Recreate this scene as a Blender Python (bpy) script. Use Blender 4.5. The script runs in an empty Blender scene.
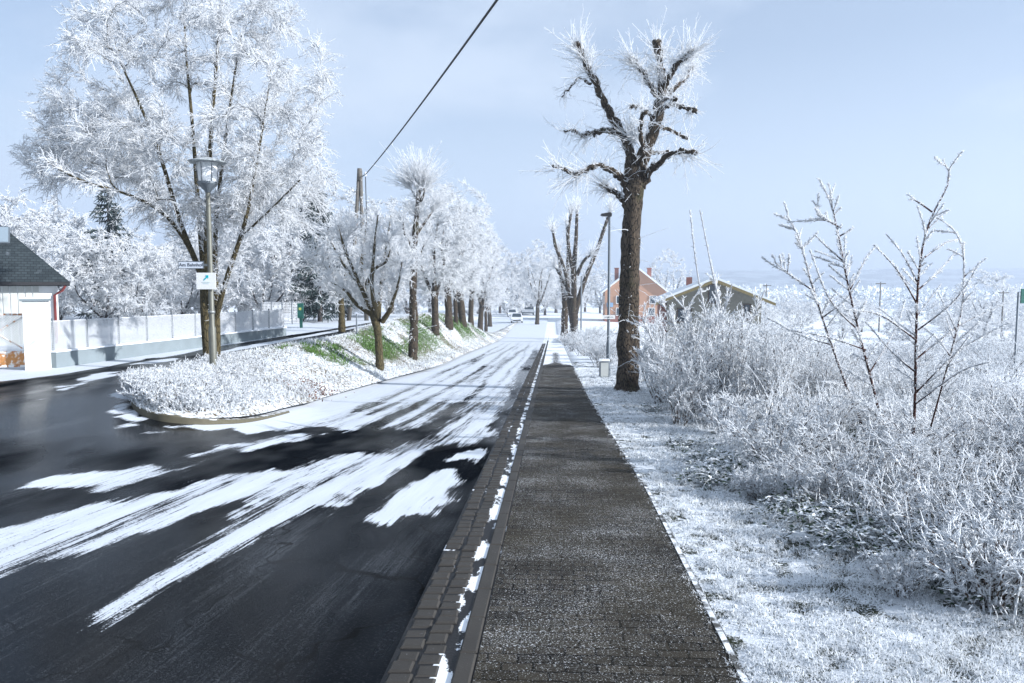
import bpy, math, random
import numpy as np
PI = math.pi
C = bpy.context.scene.collection
RS = np.random.RandomState
R = math.radians

# ------------------------------------------------------------------ camera model
F, CX, CY, HOR, CAMH = 750.0, 512.0, 341.5, 283.0, 1.85
TH = math.atan((CY-HOR)/F)
cs, sn = math.cos(TH), math.sin(TH)

def ray(px, py):
    v = (CY-py)/F
    return np.array([(px-CX)/F, v*sn+cs, v*cs-sn])

def at(px, py, y):
    r = ray(px, py)
    return np.array([0, 0, CAMH]) + r*(y/r[1])

# ------------------------------------------------------------------ terrain height
K = 0.0547                                  # the road heads slightly right of the view

def smooth(t):
    t = np.clip(t, 0, 1); return t*t*(3-2*t)

def zr(y):
    y = np.asarray(y, float)
    return np.where(y < 64, -0.051*y, np.where(y < 80, -0.051*64-0.051*(y-64)+0.039/32*(y-64)**2,
                    -0.051*64-0.051*16+0.039*8-0.012*(y-80)))

def zs(y):
    y = np.asarray(y, float)
    return zr(np.maximum(y, 0))*smooth((y-42)/48)

def Zb(x, y):
    x = np.asarray(x, float); y = np.asarray(y, float)
    c = x-K*y
    w = np.clip((y-8)/8, 0, 1)
    c1 = -0.9+w*(-5.0+0.9); c2 = -10+w*(-7.8+10)
    t = smooth((c1-c)/(c1-c2))
    z = zr(y)*(1-t)+zs(y)*t
    z = z-0.035*np.clip(c-5, 0, 90)
    return z

def gp(px, py):
    r = ray(px, py); t0 = 0.5; o = np.array([0, 0, CAMH])
    t = 1.0
    while t < 400:
        p = o+r*t
        if p[2] < Zb(p[0], p[1]): break
        t0 = t; t *= 1.03
    for _ in range(30):
        m = (t0+t)/2; p = o+r*m
        if p[2] < Zb(p[0], p[1]): t = m
        else: t0 = m
    return o+r*t

def vnoise(x, y, seed=0):
    xi = np.floor(x).astype(np.int64); yi = np.floor(y).astype(np.int64)
    fx = x-xi; fy = y-yi
    fx = fx*fx*(3-2*fx); fy = fy*fy*(3-2*fy)
    def h(a, b):
        n = (a*374761393+b*668265263+seed*974634777) & 0x7fffffff
        n = ((n ^ (n >> 13))*1274126177) & 0x7fffffff
        return ((n ^ (n >> 16)) & 0xffff)/65535.0
    return (h(xi, yi)*(1-fx)+h(xi+1, yi)*fx)*(1-fy)+(h(xi, yi+1)*(1-fx)+h(xi+1, yi+1)*fx)*fy

def fbm(x, y, seed=0, o=4):
    s = 0; a = .5
    for k in range(o):
        s = s+a*vnoise(x*2**k, y*2**k, seed+k); a *= .5
    return s

# ------------------------------------------------------------------ mesh builder
class MB:
    def __init__(self): self.V = []; self.F = []; self.n = 0
    def add(self, V, Fc, mi=0, sm=True):
        V = np.asarray(V, float).reshape(-1, 3); Fc = np.asarray(Fc, np.int64)
        self.F.append((Fc+self.n, mi, sm)); self.V.append(V); self.n += len(V); return self
    def box(self, c, s, mi=0, rz=0, taper=1.0):
        x, y, z = np.array(s)/2.
        v = np.array([[-x,-y,-z],[x,-y,-z],[x,y,-z],[-x,y,-z],[-x*taper,-y*taper,z],[x*taper,-y*taper,z],[x*taper,y*taper,z],[-x*taper,y*taper,z]])
        ca, sa = math.cos(rz), math.sin(rz)
        v = np.stack([v[:,0]*ca-v[:,1]*sa, v[:,0]*sa+v[:,1]*ca, v[:,2]], 1)+np.array(c)
        return self.add(v, [[0,3,2,1],[4,5,6,7],[0,1,5,4],[1,2,6,5],[2,3,7,6],[3,0,4,7]], mi, False)
    def tubes(self, P, Rr, S=3, mi=0, cap=False):
        P = np.asarray(P, float); Rr = np.asarray(Rr, float)
        if P.ndim == 2: P = P[None]; Rr = Rr[None]
        N, Kk, _ = P.shape
        T = np.gradient(P, axis=1); T /= np.linalg.norm(T, axis=2, keepdims=True)+1e-9
        mt = T.mean(1); ref = np.where(np.abs(mt[:, 2:3]) > .8, np.array([[1., .13, 0]]), np.array([[0., 0, 1]]))
        A = np.cross(T, ref[:, None, :]); A /= np.linalg.norm(A, axis=2, keepdims=True)+1e-9
        B = np.cross(T, A)
        an = np.arange(S)*2*PI/S
        V = P[:, :, None]+Rr[:, :, None, None]*(np.cos(an)[None, None, :, None]*A[:, :, None]+np.sin(an)[None, None, :, None]*B[:, :, None])
        i = np.arange(N)[:, None, None]*Kk*S; k = np.arange(Kk-1)[None, :, None]*S; s = np.arange(S)[None, None]
        a = i+k+s; b = i+k+(s+1) % S
        Q = np.stack([a, a+S, b+S, b], -1).reshape(-1, 4)
        self.add(V, Q, mi, True)
        if cap:
            base = self.n-N*Kk*S
            for q in range(N):
                for e in (0, Kk-1):
                    ids = base+q*Kk*S+e*S+np.arange(S)
                    if e == 0: ids = ids[::-1]
                    ids = ids[::-1]
                    self.F.append((ids[None], mi, False))
        return self
    def lathe(self, prof, c=(0, 0, 0), S=20, mi=0, smooth_=True):
        an = np.arange(S)*2*PI/S
        V = np.array([[[r*math.cos(a), r*math.sin(a), z] for a in an] for r, z in prof])+np.array(c)
        n = len(prof); k = np.arange(n-1)[:, None]*S; s = np.arange(S)[None]
        a = k+s; b = k+(s+1) % S
        return self.add(V, np.stack([a, b, b+S, a+S], -1).reshape(-1, 4), mi, smooth_)
    def prism(self, poly, y0, y1, mi=0):
        """poly in x,z extruded along y"""
        n = len(poly)
        V = [[p[0], y0, p[1]] for p in poly]+[[p[0], y1, p[1]] for p in poly]
        self.add(V, [[i, (i+1) % n, n+(i+1) % n, n+i] for i in range(n)], mi, False)
        b = self.n-2*n
        self.F.append((np.array([[b+i for i in range(n)][::-1]]), mi, False))
        self.F.append((np.array([[b+n+i for i in range(n)]]), mi, False))
        return self
    def grid(self, V, mi=0, sm=True):
        a, b, _ = V.shape
        i = np.arange(a-1)[:, None]*b+np.arange(b-1)[None]
        return self.add(V, np.stack([i, i+b, i+b+1, i+1], -1).reshape(-1, 4), mi, sm)
    def mesh(self, name, mats):
        me = bpy.data.meshes.new(name)
        V = np.concatenate(self.V)
        me.vertices.add(len(V)); me.vertices.foreach_set('co', V.astype(np.float32).ravel())
        nl = sum(f.size for f, _, _ in self.F); nf = sum(len(f) for f, _, _ in self.F)
        me.loops.add(nl); me.polygons.add(nf)
        me.loops.foreach_set('vertex_index', np.concatenate([f.ravel() for f, _, _ in self.F]).astype(np.int32))
        tot = np.concatenate([np.full(len(f), f.shape[1]) for f, _, _ in self.F])
        me.polygons.foreach_set('loop_start', np.concatenate([[0], np.cumsum(tot)[:-1]]).astype(np.int32))
        me.polygons.foreach_set('material_index', np.concatenate([np.full(len(f), m) for f, m, _ in self.F]).astype(np.int32))
        me.polygons.foreach_set('use_smooth', np.concatenate([np.full(len(f), s) for f, _, s in self.F]))
        for m in (mats if isinstance(mats, (list, tuple)) else [mats]): me.materials.append(m)
        me.update(calc_edges=True)
        return me
    def build(self, name, mats, parent=None, attrs=None):
        me = self.mesh(name, mats)
        if attrs:
            for k, v in attrs.items():
                at_ = me.attributes.new(k, 'FLOAT', 'POINT'); at_.data.foreach_set('value', np.asarray(v, np.float32).ravel())
        return link(name, me, parent)

def link(name, me, parent=None):
    o = bpy.data.objects.new(name, me); C.objects.link(o)
    if parent: o.parent = parent
    return o

def tag(o, label=None, cat=None, group=None, kind=None):
    if label: o['label'] = label
    if cat: o['category'] = cat
    if group: o['group'] = group
    if kind: o['kind'] = kind
    return o

def thing(name, label, cat, loc=(0, 0, 0), rz=0, group=None):
    o = bpy.data.objects.new(name, None); C.objects.link(o)
    o.location = [float(v) for v in loc]; o.rotation_euler = (0, 0, rz); o.empty_display_size = .3
    return tag(o, label, cat, group)

def copy_tree(o, parent=None):
    c = o.copy(); C.objects.link(c)
    if parent: c.parent = parent
    for ch in list(o.children): copy_tree(ch, c)
    return c

# ------------------------------------------------------------------ materials
class NT:
    def __init__(self, name):
        self.m = bpy.data.materials.new(name); self.m.use_nodes = True
        self.t = self.m.node_tree; self.t.nodes.clear()
        self.out = self.n('ShaderNodeOutputMaterial'); self.b = self.n('ShaderNodeBsdfPrincipled')
        self.l(self.b.outputs[0], self.out.inputs[0])
    def n(self, ty, **kw):
        x = self.t.nodes.new(ty)
        for k, v in kw.items(): setattr(x, k, v)
        return x
    def l(self, a, b): self.t.links.new(a, b)
    def val(self, node, name, v): node.inputs[name].default_value = v
    def coord(self, scale=(1, 1, 1), rot=0, gen='Object'):
        tc = self.n('ShaderNodeTexCoord'); mp = self.n('ShaderNodeMapping'); m2 = self.n('ShaderNodeMapping')
        self.l(tc.outputs[gen], mp.inputs[0]); mp.inputs['Rotation'].default_value = (0, 0, rot)
        self.l(mp.outputs[0], m2.inputs[0]); m2.inputs['Scale'].default_value = scale
        return m2.outputs[0]
    def noise(self, scale, co=None, detail=4, rough=.55):
        x = self.n('ShaderNodeTexNoise'); x.inputs['Scale'].default_value = scale; x.inputs['Detail'].default_value = detail; x.inputs['Roughness'].default_value = rough
        self.l(co if co is not None else self.coord(), x.inputs['Vector']); return x.outputs['Fac']
    def ramp(self, f, a, b, ca=0., cb=1.):
        x = self.n('ShaderNodeMapRange'); x.interpolation_type = 'SMOOTHSTEP'
        self.l(f, x.inputs[0]); x.inputs[1].default_value = a; x.inputs[2].default_value = b; x.inputs[3].default_value = ca; x.inputs[4].default_value = cb
        return x.outputs[0]
    def math(self, op, a, b=None):
        x = self.n('ShaderNodeMath', operation=op)
        for i, v in enumerate((a, b)):
            if v is None: continue
            if isinstance(v, (int, float)): x.inputs[i].default_value = v
            else: self.l(v, x.inputs[i])
        return x.outputs[0]
    def mix(self, f, a, b):
        x = self.n('ShaderNodeMix', data_type='RGBA')
        for i, v in ((0, f), (6, a), (7, b)):
            if isinstance(v, (tuple, list)): x.inputs[i].default_value = (*v[:3], 1)
            elif isinstance(v, (int, float)): x.inputs[i].default_value = v
            else: self.l(v, x.inputs[i])
        return x.outputs[2]
    def attr(self, name):
        return self.n('ShaderNodeAttribute', attribute_name=name).outputs['Fac']
    def bump(self, h, strength=.3, dist=.02):
        x = self.n('ShaderNodeBump'); x.inputs['Strength'].default_value = strength; x.inputs['Distance'].default_value = dist
        self.l(h, x.inputs['Height']); self.l(x.outputs[0], self.b.inputs['Normal'])
    def nz(self):
        g = self.n('ShaderNodeNewGeometry'); s = self.n('ShaderNodeSeparateXYZ'); self.l(g.outputs['Normal'], s.inputs[0]); return s.outputs[2]
    def set(self, col=None, rough=None, spec=None, metal=None):
        for nm, v in (('Base Color', col), ('Roughness', rough), ('Specular IOR Level', spec), ('Metallic', metal)):
            if v is None: continue
            if isinstance(v, (tuple, list)): self.b.inputs[nm].default_value = (*v[:3], 1)
            elif isinstance(v, (int, float)): self.b.inputs[nm].default_value = v
            else: self.l(v, self.b.inputs[nm])
        return self

SNOW = (.84, .865, .89)

def plain(name, col, rough=.6, metal=0, var=.15, frost=0.0, scale=6, bump=.1):
    m = NT(name)
    n = m.noise(scale, detail=5)
    c = m.mix(n, tuple(v*(1-var) for v in col), tuple(min(1, v*(1+var)) for v in col))
    if frost:
        f = m.ramp(m.math('ADD', m.math('MULTIPLY', m.nz(), .55), m.noise(9, detail=6)), 1.02-frost, 1.2-frost)
        c = m.mix(f, c, SNOW)
    m.set(c, rough, .4, metal)
    if bump: m.bump(m.noise(scale*8), bump, .01)
    return m.m

def frost_mat(name, transl=.25, col=(.90, .915, .93), dark=None, thr=.5, nsc=30):
    m = NT(name); m.set(col, .75, .25)
    if dark:
        n = m.noise(nsc, detail=3)
        c = m.mix(m.ramp(n, thr-.05, thr+.05), dark, col); m.set(c)
        colo = c
    else: colo = None
    tr = m.n('ShaderNodeBsdfTranslucent'); tr.inputs[0].default_value = (*col, 1)
    if colo is not None: m.l(colo, tr.inputs[0])
    mx = m.n('ShaderNodeMixShader'); mx.inputs[0].default_value = transl
    m.l(m.b.outputs[0], mx.inputs[1]); m.l(tr.outputs[0], mx.inputs[2]); m.l(mx.outputs[0], m.out.inputs[0])
    return m.m

def bark_mat(name, dark, light, frost):
    m = NT(name)
    co = m.coord((1, 1, .25))
    n = m.noise(22, co, 6, .65)
    w = m.n('ShaderNodeTexVoronoi', feature='DISTANCE_TO_EDGE'); m.l(m.coord((1, 1, .22)), w.inputs[0]); w.inputs['Scale'].default_value = 26
    crack = m.ramp(w.outputs[0], 0, .16)
    c = m.mix(m.math('MULTIPLY', n, crack), dark, light)
    moss = m.ramp(m.noise(1.7, detail=4), .55, .75)
    c = m.mix(m.math('MULTIPLY', moss, .35), c, (.09, .10, .035))
    f = m.ramp(m.math('ADD', m.math('MULTIPLY', m.nz(), .5), m.noise(16, detail=6, rough=.7)), 1.05-frost, 1.12-frost)
    c = m.mix(f, c, SNOW)
    m.set(c, .9, .2); m.bump(m.math('ADD', n, m.math('MULTIPLY', crack, .6)), .9, .03)
    return m.m

M = {}
M['frost'] = frost_mat('frost_rime', .55, (.92, .93, .94))
M['frost_twig'] = frost_mat('frost_twig', .2, (.84, .865, .89), (.075, .05, .038), .50, 18)
M['frost_weed'] = frost_mat('frost_weed', .38, (.88, .90, .92), (.10, .078, .06), .37, 24)
M['brownstem'] = bark_mat('sapling_bark', (.035, .014, .012), (.10, .045, .035), .12)
M['bark'] = bark_mat('lime_bark', (.007, .0065, .006), (.17, .13, .09), .22)
M['bark_frosty'] = bark_mat('frosted_bark', (.025, .02, .014), (.15, .105, .06), .20)
M['bark_green'] = bark_mat('young_bark', (.04, .034, .018), (.17, .135, .065), .08)
M['bark_far'] = bark_mat('far_bark', (.05, .045, .045), (.12, .10, .09), .25)
M['wood_pole'] = plain('weathered_pole', (.12, .11, .095), .85, var=.4, frost=.12)
M['galv'] = plain('galvanised_steel', (.28, .29, .28), .5, .5, var=.2)
M['grey_metal'] = plain('grey_painted_metal', (.13, .15, .17), .45, .3)
M['lamp_pole'] = plain('olive_grey_pole', (.15, .15, .125), .5, .3, var=.25, frost=.0)
M['white_paint'] = plain('white_paint', (.78, .78, .76), .5, var=.05, bump=0)
M['black'] = plain('black_rubber', (.02, .02, .022), .6, bump=0)
M['cyan'] = plain('cyan_paint', (.0, .42, .50), .5, var=.05, bump=0)
M['ink'] = plain('sign_ink', (.03, .035, .05), .5, bump=0)
M['conifer'] = plain('conifer_needles', (.022, .04, .04), .8, var=.5, frost=.10, scale=3, bump=0)
M['greenleaf'] = plain('frosted_leaf', (.022, .045, .022), .6, var=.4, frost=.14, scale=12, bump=0)
M['greengrass'] = plain('green_grass', (.075, .16, .016), .7, var=.4, frost=.0, scale=12, bump=0)
M['deadleaf'] = plain('dead_leaves', (.13, .055, .03), .8, var=.5, frost=.2, scale=14, bump=0)
M['concrete'] = plain('grey_concrete', (.20, .235, .25), .85, var=.18, scale=3)
M['kerbstone'] = plain('kerb_stone', (.10, .09, .06), .85, var=.35, frost=.08, scale=10)
M['plaster'] = plain('white_plaster', (.76, .77, .76), .8, var=.06, scale=2)
M['cladding'] = plain('pale_cladding', (.50, .51, .48), .7, var=.1)
M['slate'] = None
M['orange'] = plain('orange_render', (.43, .25, .16), .85, var=.1, scale=1)
M['brickred'] = plain('red_brick', (.24, .10, .075), .85, var=.25, scale=8)
M['ochre'] = plain('ochre_render', (.20, .19, .155), .85, var=.12, scale=1.5)
M['ochreboard'] = plain('ochre_board', (.20, .155, .06), .6, var=.2)
M['darkwood'] = plain('dark_wood', (.07, .045, .03), .7, var=.3)
M['glass'] = NT('window_glass').set((.03, .045, .06), .08, .6).m
M['lamp_glass'] = NT('lamp_glass').set((.80, .82, .83), .2, .6).m
M['carpaint'] = NT('car_paint').set((.72, .73, .75), .3, .5).m
M['greenbox'] = plain('green_enamel', (.02, .12, .09), .5, var=.2)
M['rustpipe'] = plain('red_brown_pipe', (.20, .035, .03), .4, var=.2)
M['roofsnow'] = plain('snowy_roof', (.80, .83, .86), .8, var=.06, scale=2, bump=.4)

m = NT('rusty_white_metal')
rn = m.noise(14, detail=6, rough=.7)
m.set(m.mix(m.ramp(rn, .50, .42), (.74, .73, .70), m.mix(m.noise(30), (.30, .09, .02), (.55, .24, .06))), .7, .3); M['rustwhite'] = m.m
m = NT('rusted_panel')
rn = m.noise(7, detail=6, rough=.7)
m.set(m.mix(m.ramp(rn, .5, .6), m.mix(m.noise(20), (.38, .13, .03), (.62, .33, .12)), (.75, .70, .62)), .75, .3); M['rust'] = m.m

m = NT('slate_roof')
co = m.coord((1, 1, 1), gen='UV' if False else 'Object')
wv = m.n('ShaderNodeTexBrick'); m.l(co, wv.inputs[0])
wv.inputs['Scale'].default_value = 3.2; wv.inputs['Color1'].default_value = (.022, .03, .034, 1); wv.inputs['Color2'].default_value = (.042, .055, .06, 1); wv.inputs['Mortar'].default_value = (.012, .016, .02, 1)
wv.inputs['Mortar Size'].default_value = .03
m.set(m.mix(m.ramp(m.noise(3, detail=5), .62, .9), wv.outputs[0], (.22, .25, .28)), .75, .3); M['slate'] = m.m

# road: wet asphalt with snow where the 'snow' mask lies
ROT = -math.atan(0.14)
m = NT('wet_asphalt')
co = m.coord()
st = m.noise(6, m.coord((2.6, .13, 1), math.atan(.14)), 6, .68)      # streaks along the wheel tracks
fn = m.noise(38, co, 5, .7)
sn_ = m.attr('snow'); trk_ = m.attr('track')
cmb = m.noise(17, m.coord((2.6, .07, 1), math.atan(.13)), 4, .7)
grain = m.noise(170, co, 3, .75); gr2 = m.noise(45, co, 4, .7)
k = m.math('ADD', sn_, m.math('ADD', m.math('MULTIPLY', m.math('SUBTRACT', st, .5), 1.15), m.math('MULTIPLY', m.math('SUBTRACT', cmb, .5), 1.0)))
k = m.math('ADD', k, m.math('MULTIPLY', m.math('SUBTRACT', gr2, .5), .55))
cover = m.ramp(k, .16, .88)
mask = m.ramp(m.math('ADD', cover, m.math('MULTIPLY', m.math('SUBTRACT', grain, .5), 1.5)), .40, .62)
wet = m.ramp(m.noise(.35, m.coord((1, .45, 1), math.atan(.1)), 4), .40, .60)
grit = m.noise(260, co, 3, .7)
agg = m.n('ShaderNodeTexVoronoi'); m.l(co, agg.inputs[0]); agg.inputs['Scale'].default_value = 95
ac = m.n('ShaderNodeSeparateColor'); m.l(agg.outputs['Color'], ac.inputs[0])
asp = m.mix(grit, (.0010, .0018, .0032), (.004, .0058, .0085))
asp = m.mix(m.ramp(ac.outputs[0], .80, 1.0), asp, (.018, .020, .023))
asp = m.mix(m.ramp(m.noise(1.3, m.coord((1.4, .35, 1), math.atan(.12)), 5), .5, .75), asp, (.007, .0078, .009))
frostdust = m.ramp(m.math('ADD', m.math('MULTIPLY', grain, .7), m.math('ADD', m.math('MULTIPLY', m.noise(.9, m.coord((2, .3, 1), math.atan(.13)), 5), .45), m.math('MULTIPLY', cmb, .25))), .78, .86)
asp = m.mix(m.math('MULTIPLY', frostdust, .16), asp, (.45, .48, .52))
cr_ = m.n('ShaderNodeTexVoronoi', feature='DISTANCE_TO_EDGE'); cw_ = m.n('ShaderNodeVectorMath', operation='MULTIPLY_ADD'); cn_ = m.n('ShaderNodeTexNoise'); cn_.inputs['Scale'].default_value = 2.5; m.l(co, cn_.inputs['Vector'])
m.l(cn_.outputs['Color'], cw_.inputs[0]); cw_.inputs[1].default_value = (.7, .7, 0); m.l(co, cw_.inputs[2]); m.l(cw_.outputs[0], cr_.inputs[0]); cr_.inputs['Scale'].default_value = .33
crack = m.ramp(cr_.outputs[0], .0, .005, 1, 0); asp = m.mix(crack, asp, (.0008, .0008, .001))
snc = m.mix(m.noise(6, m.coord((3, .2, 1), math.atan(.13)), 5), (.50, .54, .60), (.70, .73, .76))
snc = m.mix(m.math('MULTIPLY', trk_, .45), snc, (.30, .33, .38))
m.set(m.mix(mask, asp, snc), m.mix(mask, m.mix(wet, (.38,)*3, (.11,)*3), (.75,)*3), m.mix(mask, m.mix(wet, (.0,)*3, (.065,)*3), (.2,)*3))
m.bump(m.math('ADD', m.math('MULTIPLY', mask, 1.2), m.math('ADD', m.math('MULTIPLY', ac.outputs[0], .2), m.math('MULTIPLY', cmb, .25))), .22, .012)
M['asphalt'] = m.m

# pavement: interlocking blocks, frost in the joints
m = NT('block_paving')
co = m.coord((1, 1, 1), math.atan(K))
ds = m.n('ShaderNodeTexNoise'); ds.inputs['Scale'].default_value = 9; m.l(co, ds.inputs['Vector'])
vm = m.n('ShaderNodeVectorMath', operation='MULTIPLY_ADD'); m.l(ds.outputs['Color'], vm.inputs[0]); vm.inputs[1].default_value = (.025, .035, 0); m.l(co, vm.inputs[2])
br = m.n('ShaderNodeTexBrick'); m.l(vm.outputs[0], br.inputs[0])
br.inputs['Scale'].default_value = 1; br.inputs['Brick Width'].default_value = .17; br.inputs['Row Height'].default_value = .10
br.inputs['Mortar Size'].default_value = .009; br.inputs['Mortar Smooth'].default_value = .35
br.inputs['Color1'].default_value = (.021, .019, .016, 1); br.inputs['Color2'].default_value = (.048, .042, .033, 1); br.inputs['Mortar'].default_value = (.004, .004, .004, 1)
big = m.noise(1.1, co, 3)
c = m.mix(m.ramp(big, .35, .7), br.outputs[0], m.mix(.55, br.outputs[0], (.046, .039, .025)))
g1 = m.noise(150, co, 2, .8)
fr = m.noise(85, co, 5, .85)
speck = m.ramp(m.math('ADD', fr, m.math('MULTIPLY', m.noise(1.6, co, 3), .16)), .645, .72)
speck2 = m.ramp(g1, .57, .70)
c = m.mix(m.math('MULTIPLY', speck2, .07), c, (.40, .41, .42))
c = m.mix(m.math('MULTIPLY', speck, .85), c, SNOW)
sk = m.math('ADD', m.attr('snow'), m.math('MULTIPLY', m.math('SUBTRACT', m.noise(9, co, 6, .7), .5), 1.3))
sm = m.ramp(sk, .45, .58)
m.set(m.mix(sm, c, SNOW), .75, .04)
m.bump(m.math('ADD', m.math('MULTIPLY', br.outputs['Fac'], -1.0), m.math('ADD', m.math('MULTIPLY', g1, .3), m.math('MULTIPLY', speck, .5))), .6, .01)
M['paving'] = m.m

m = NT('granite_setts')
co = m.coord()
g1 = m.noise(120, co, 3, .8); lf = m.noise(3.5, co, 3)
c = m.mix(lf, (.022, .020, .018), (.055, .050, .042)); c = m.mix(m.math('MULTIPLY', g1, .4), c, (.11, .105, .10))
f = m.ramp(m.noise(60, co, 5, .8), .66, .72)
m.set(m.mix(m.math('MULTIPLY', f, .8), c, SNOW), .6, .12); m.bump(g1, .5, .006); M['setts'] = m.m

m = NT('gutter_bed')
co = m.coord()
k = m.math('ADD', m.attr('snow'), m.math('ADD', m.math('MULTIPLY', m.math('SUBTRACT', m.noise(4, m.coord((2, .7, 1)), 4), .5), 2.2), m.math('MULTIPLY', m.math('SUBTRACT', m.noise(50, co, 4, .7), .5), .7)))
m.set(m.mix(m.ramp(k, .46, .54), (.014, .014, .015), SNOW), .6, .3); m.bump(k, .4, .01); M['bed'] = m.m

# snowy ground
m = NT('snowy_ground')
co = m.coord()
n1 = m.noise(14, co, 6, .7); n2 = m.noise(.6, co, 4)
k = m.math('ADD', n1, m.math('MULTIPLY', n2, .35))
m.set(m.mix(m.ramp(k, .48, .60), m.mix(n1, (.05, .055, .03), (.13, .11, .07)), (.80, .83, .86)), .85, .2); m.bump(n1, .7, .04); M['ground'] = m.m
m = NT('snowy_bank')
co = m.coord()
n1 = m.noise(13, co, 6, .7); n2 = m.noise(.5, co, 3)
gr = m.attr('green')
gcol = m.mix(m.noise(25, co, 4), (.035, .055, .014), (.07, .12, .025))
dcol = m.mix(gr, m.mix(n1, (.10, .075, .05), (.16, .14, .09)), gcol)
k = m.math('SUBTRACT', m.math('ADD', n1, m.math('MULTIPLY', m.math('SUBTRACT', n2, .5), .35)), m.math('MULTIPLY', gr, .10))
m.set(m.mix(m.ramp(k, .43, .56), dcol, (.76, .79, .82)), .85, .2); m.bump(n1, .8, .05); M['bank'] = m.m
m = NT('hazy_hill')
n1 = m.noise(.02, m.coord(), 8, .65)
m.set(m.mix(m.ramp(n1, .42, .6), (.035, .05, .06), (.32, .35, .38)), .9, .1); M['hill'] = m.m

# ------------------------------------------------------------------ the setting
cl = np.concatenate([-np.geomspace(3000, 12.4, 46), np.linspace(-12, .6, 27), [1.0, 1.3, 1.6], np.linspace(2, 40, 77), np.geomspace(41.5, 3000, 48)])
yl = np.concatenate([np.linspace(-60, -4, 12), np.linspace(-3, 130, 267), np.geomspace(132, 2900, 50)])
cc, yy = np.meshgrid(cl, yl, indexing='ij')
xx = cc+K*np.clip(yy, -60, 130)
zz = Zb(xx, yy)
zz = zz+(fbm(xx*.5, yy*.5, 3)-.47)*.35*smooth((cc-1.6)/2.5)*np.where(cc > 0, 1, 0)
zz = zz+(fbm(xx*.06, yy*.06, 5)-.47)*2.0*smooth((np.abs(cc)-20)/60)
zz = np.where((cc > -12.6) & (cc < .9) & (yy < 131), zz-.25, zz)
gb = MB(); gb.grid(np.stack([xx, yy, zz], -1)); tag(gb.build('ground', M['ground']), kind='structure')
def Zg(x, y): return float(Zb(x, y))

# the snow mask on the road (patches as seen, laid out on the ground plane)
def poly(pts): return np.array([gp(*p)[:2] for p in pts])
def inside(P, x, y):
    r = np.zeros(x.shape, bool); n = len(P); j = n-1
    for i in range(n):
        xi, yi = P[i]; xj, yj = P[j]
        cnd = ((yi > y) != (yj > y)) & (x < (xj-xi)*(y-yi)/(yj-yi+1e-12)+xi)
        r ^= cnd; j = i
    return r
cr = np.linspace(-13, -.87, 205)
ys_ = [-3.0]
while ys_[-1] < 135: ys_.append(ys_[-1]+(.06 if ys_[-1] < 17 else min(.5, .06+(ys_[-1]-17)*.012)))
cc, yy = np.meshgrid(cr, np.array(ys_), indexing='ij'); xx = cc+K*yy
qx = xx-.14*yy; jx = xx+(fbm(qx*5, yy*.5, 11)-.47)*.16; jy = yy+(fbm(qx*7, yy*.5, 21)-.47)*2.0
SN = np.zeros(xx.shape)
WHITE = [
 [(-60, 540), (0, 524), (60, 512), (130, 500), (190, 484), (225, 474), (300, 466), (335, 455), (420, 440), (430, 447), (330, 478), (265, 497), (190, 517), (110, 541), (40, 566), (-60, 600)],
 [(34, 634), (110, 594), (180, 552), (225, 521), (228, 508), (275, 496), (330, 478), (370, 458), (420, 447), (470, 430), (500, 431), (492, 437), (455, 445), (422, 452), (396, 474), (340, 505), (290, 528), (210, 568), (120, 622), (96, 634)],
 [(365, 524), (398, 519), (436, 500), (460, 471), (440, 469), (418, 482), (392, 500)],
 [(412, 518), (452, 508), (475, 490), (476, 474), (462, 484), (440, 503)],
 [(440, 461), (480, 462), (492, 449), (460, 450)],
 [(46, 488), (44, 478), (62, 469), (125, 466), (160, 463), (200, 466), (170, 474), (110, 487)],
 [(205, 454), (215, 444), (262, 438), (310, 434), (350, 432), (380, 424), (330, 430), (300, 442), (250, 452)],
 [(185, 453), (240, 446), (232, 450), (190, 456)],
 [(140, 426), (150, 420), (128, 404), (134, 390), (150, 382), (175, 372), (140, 380), (116, 394), (112, 408), (125, 424)],
 [(150, 427), (262, 420), (330, 400), (380, 420), (335, 428), (272, 431), (200, 430)],
 [(80, 377), (95, 373), (122, 374), (100, 379), (84, 380)], [(58, 388), (64, 383), (76, 386), (70, 391)], [(131, 364), (165, 358), (172, 361), (145, 365)],
 [(120, 437), (160, 433), (165, 435), (125, 440)], [(46, 395), (55, 394), (53, 398), (45, 398)],
]
for P in WHITE: SN = np.maximum(SN, inside(poly(P), jx, jy)*1.0)
# beyond the crossing the lane keeps its snow, worn through in tracks
nearline = poly([(268, 424), (380, 428), (440, 437), (512, 441)])
yb = np.interp(xx, nearline[:, 0], nearline[:, 1])
far = smooth((jy-yb+.3)/.8)*(cc > -5.6)
trk = np.zeros(xx.shape); fine = np.zeros(xx.shape)
tp = np.clip((22-yy)/12, 0, 1); qq = cc+.085*np.where(yy > 10, 12*tp**2/2, 6+(10-yy))*1.0      # wheel tracks fan towards the side street
rt = RS(17)
for c0, w, a in [(-3.95, .13, .6), (-3.45, .12, .6), (-2.95, .15, .72), (-2.45, .11, .6), (-2.0, .16, .75), (-1.55, .1, .6), (-1.2, .1, .5)]+[(rt.uniform(-4.3, -1.1), rt.uniform(.03, .06), rt.uniform(.35, .6)) for _ in range(12)]:
    cw = c0+(fbm(yy*.08, yy*0+c0*3, 7)-.47)*.7
    g_ = a*np.exp(-((qq-cw)/w)**2)*(.5+.9*fbm(qq*2.3, yy*.3, 31))
    trk = np.maximum(trk, g_)
trk = trk*(1-.6*smooth((yy-45)/30))*(1-smooth((yy-66)/8))
edge = np.exp(-((cc+.98)/.2)**2)*.8*(1-smooth((yy-40)/20))
SN = np.maximum(SN, far*(1.0-trk-edge))
sp = inside(poly([(372, 452), (440, 428), (505, 428), (480, 444), (430, 448), (395, 462)]), jx, jy)
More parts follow.
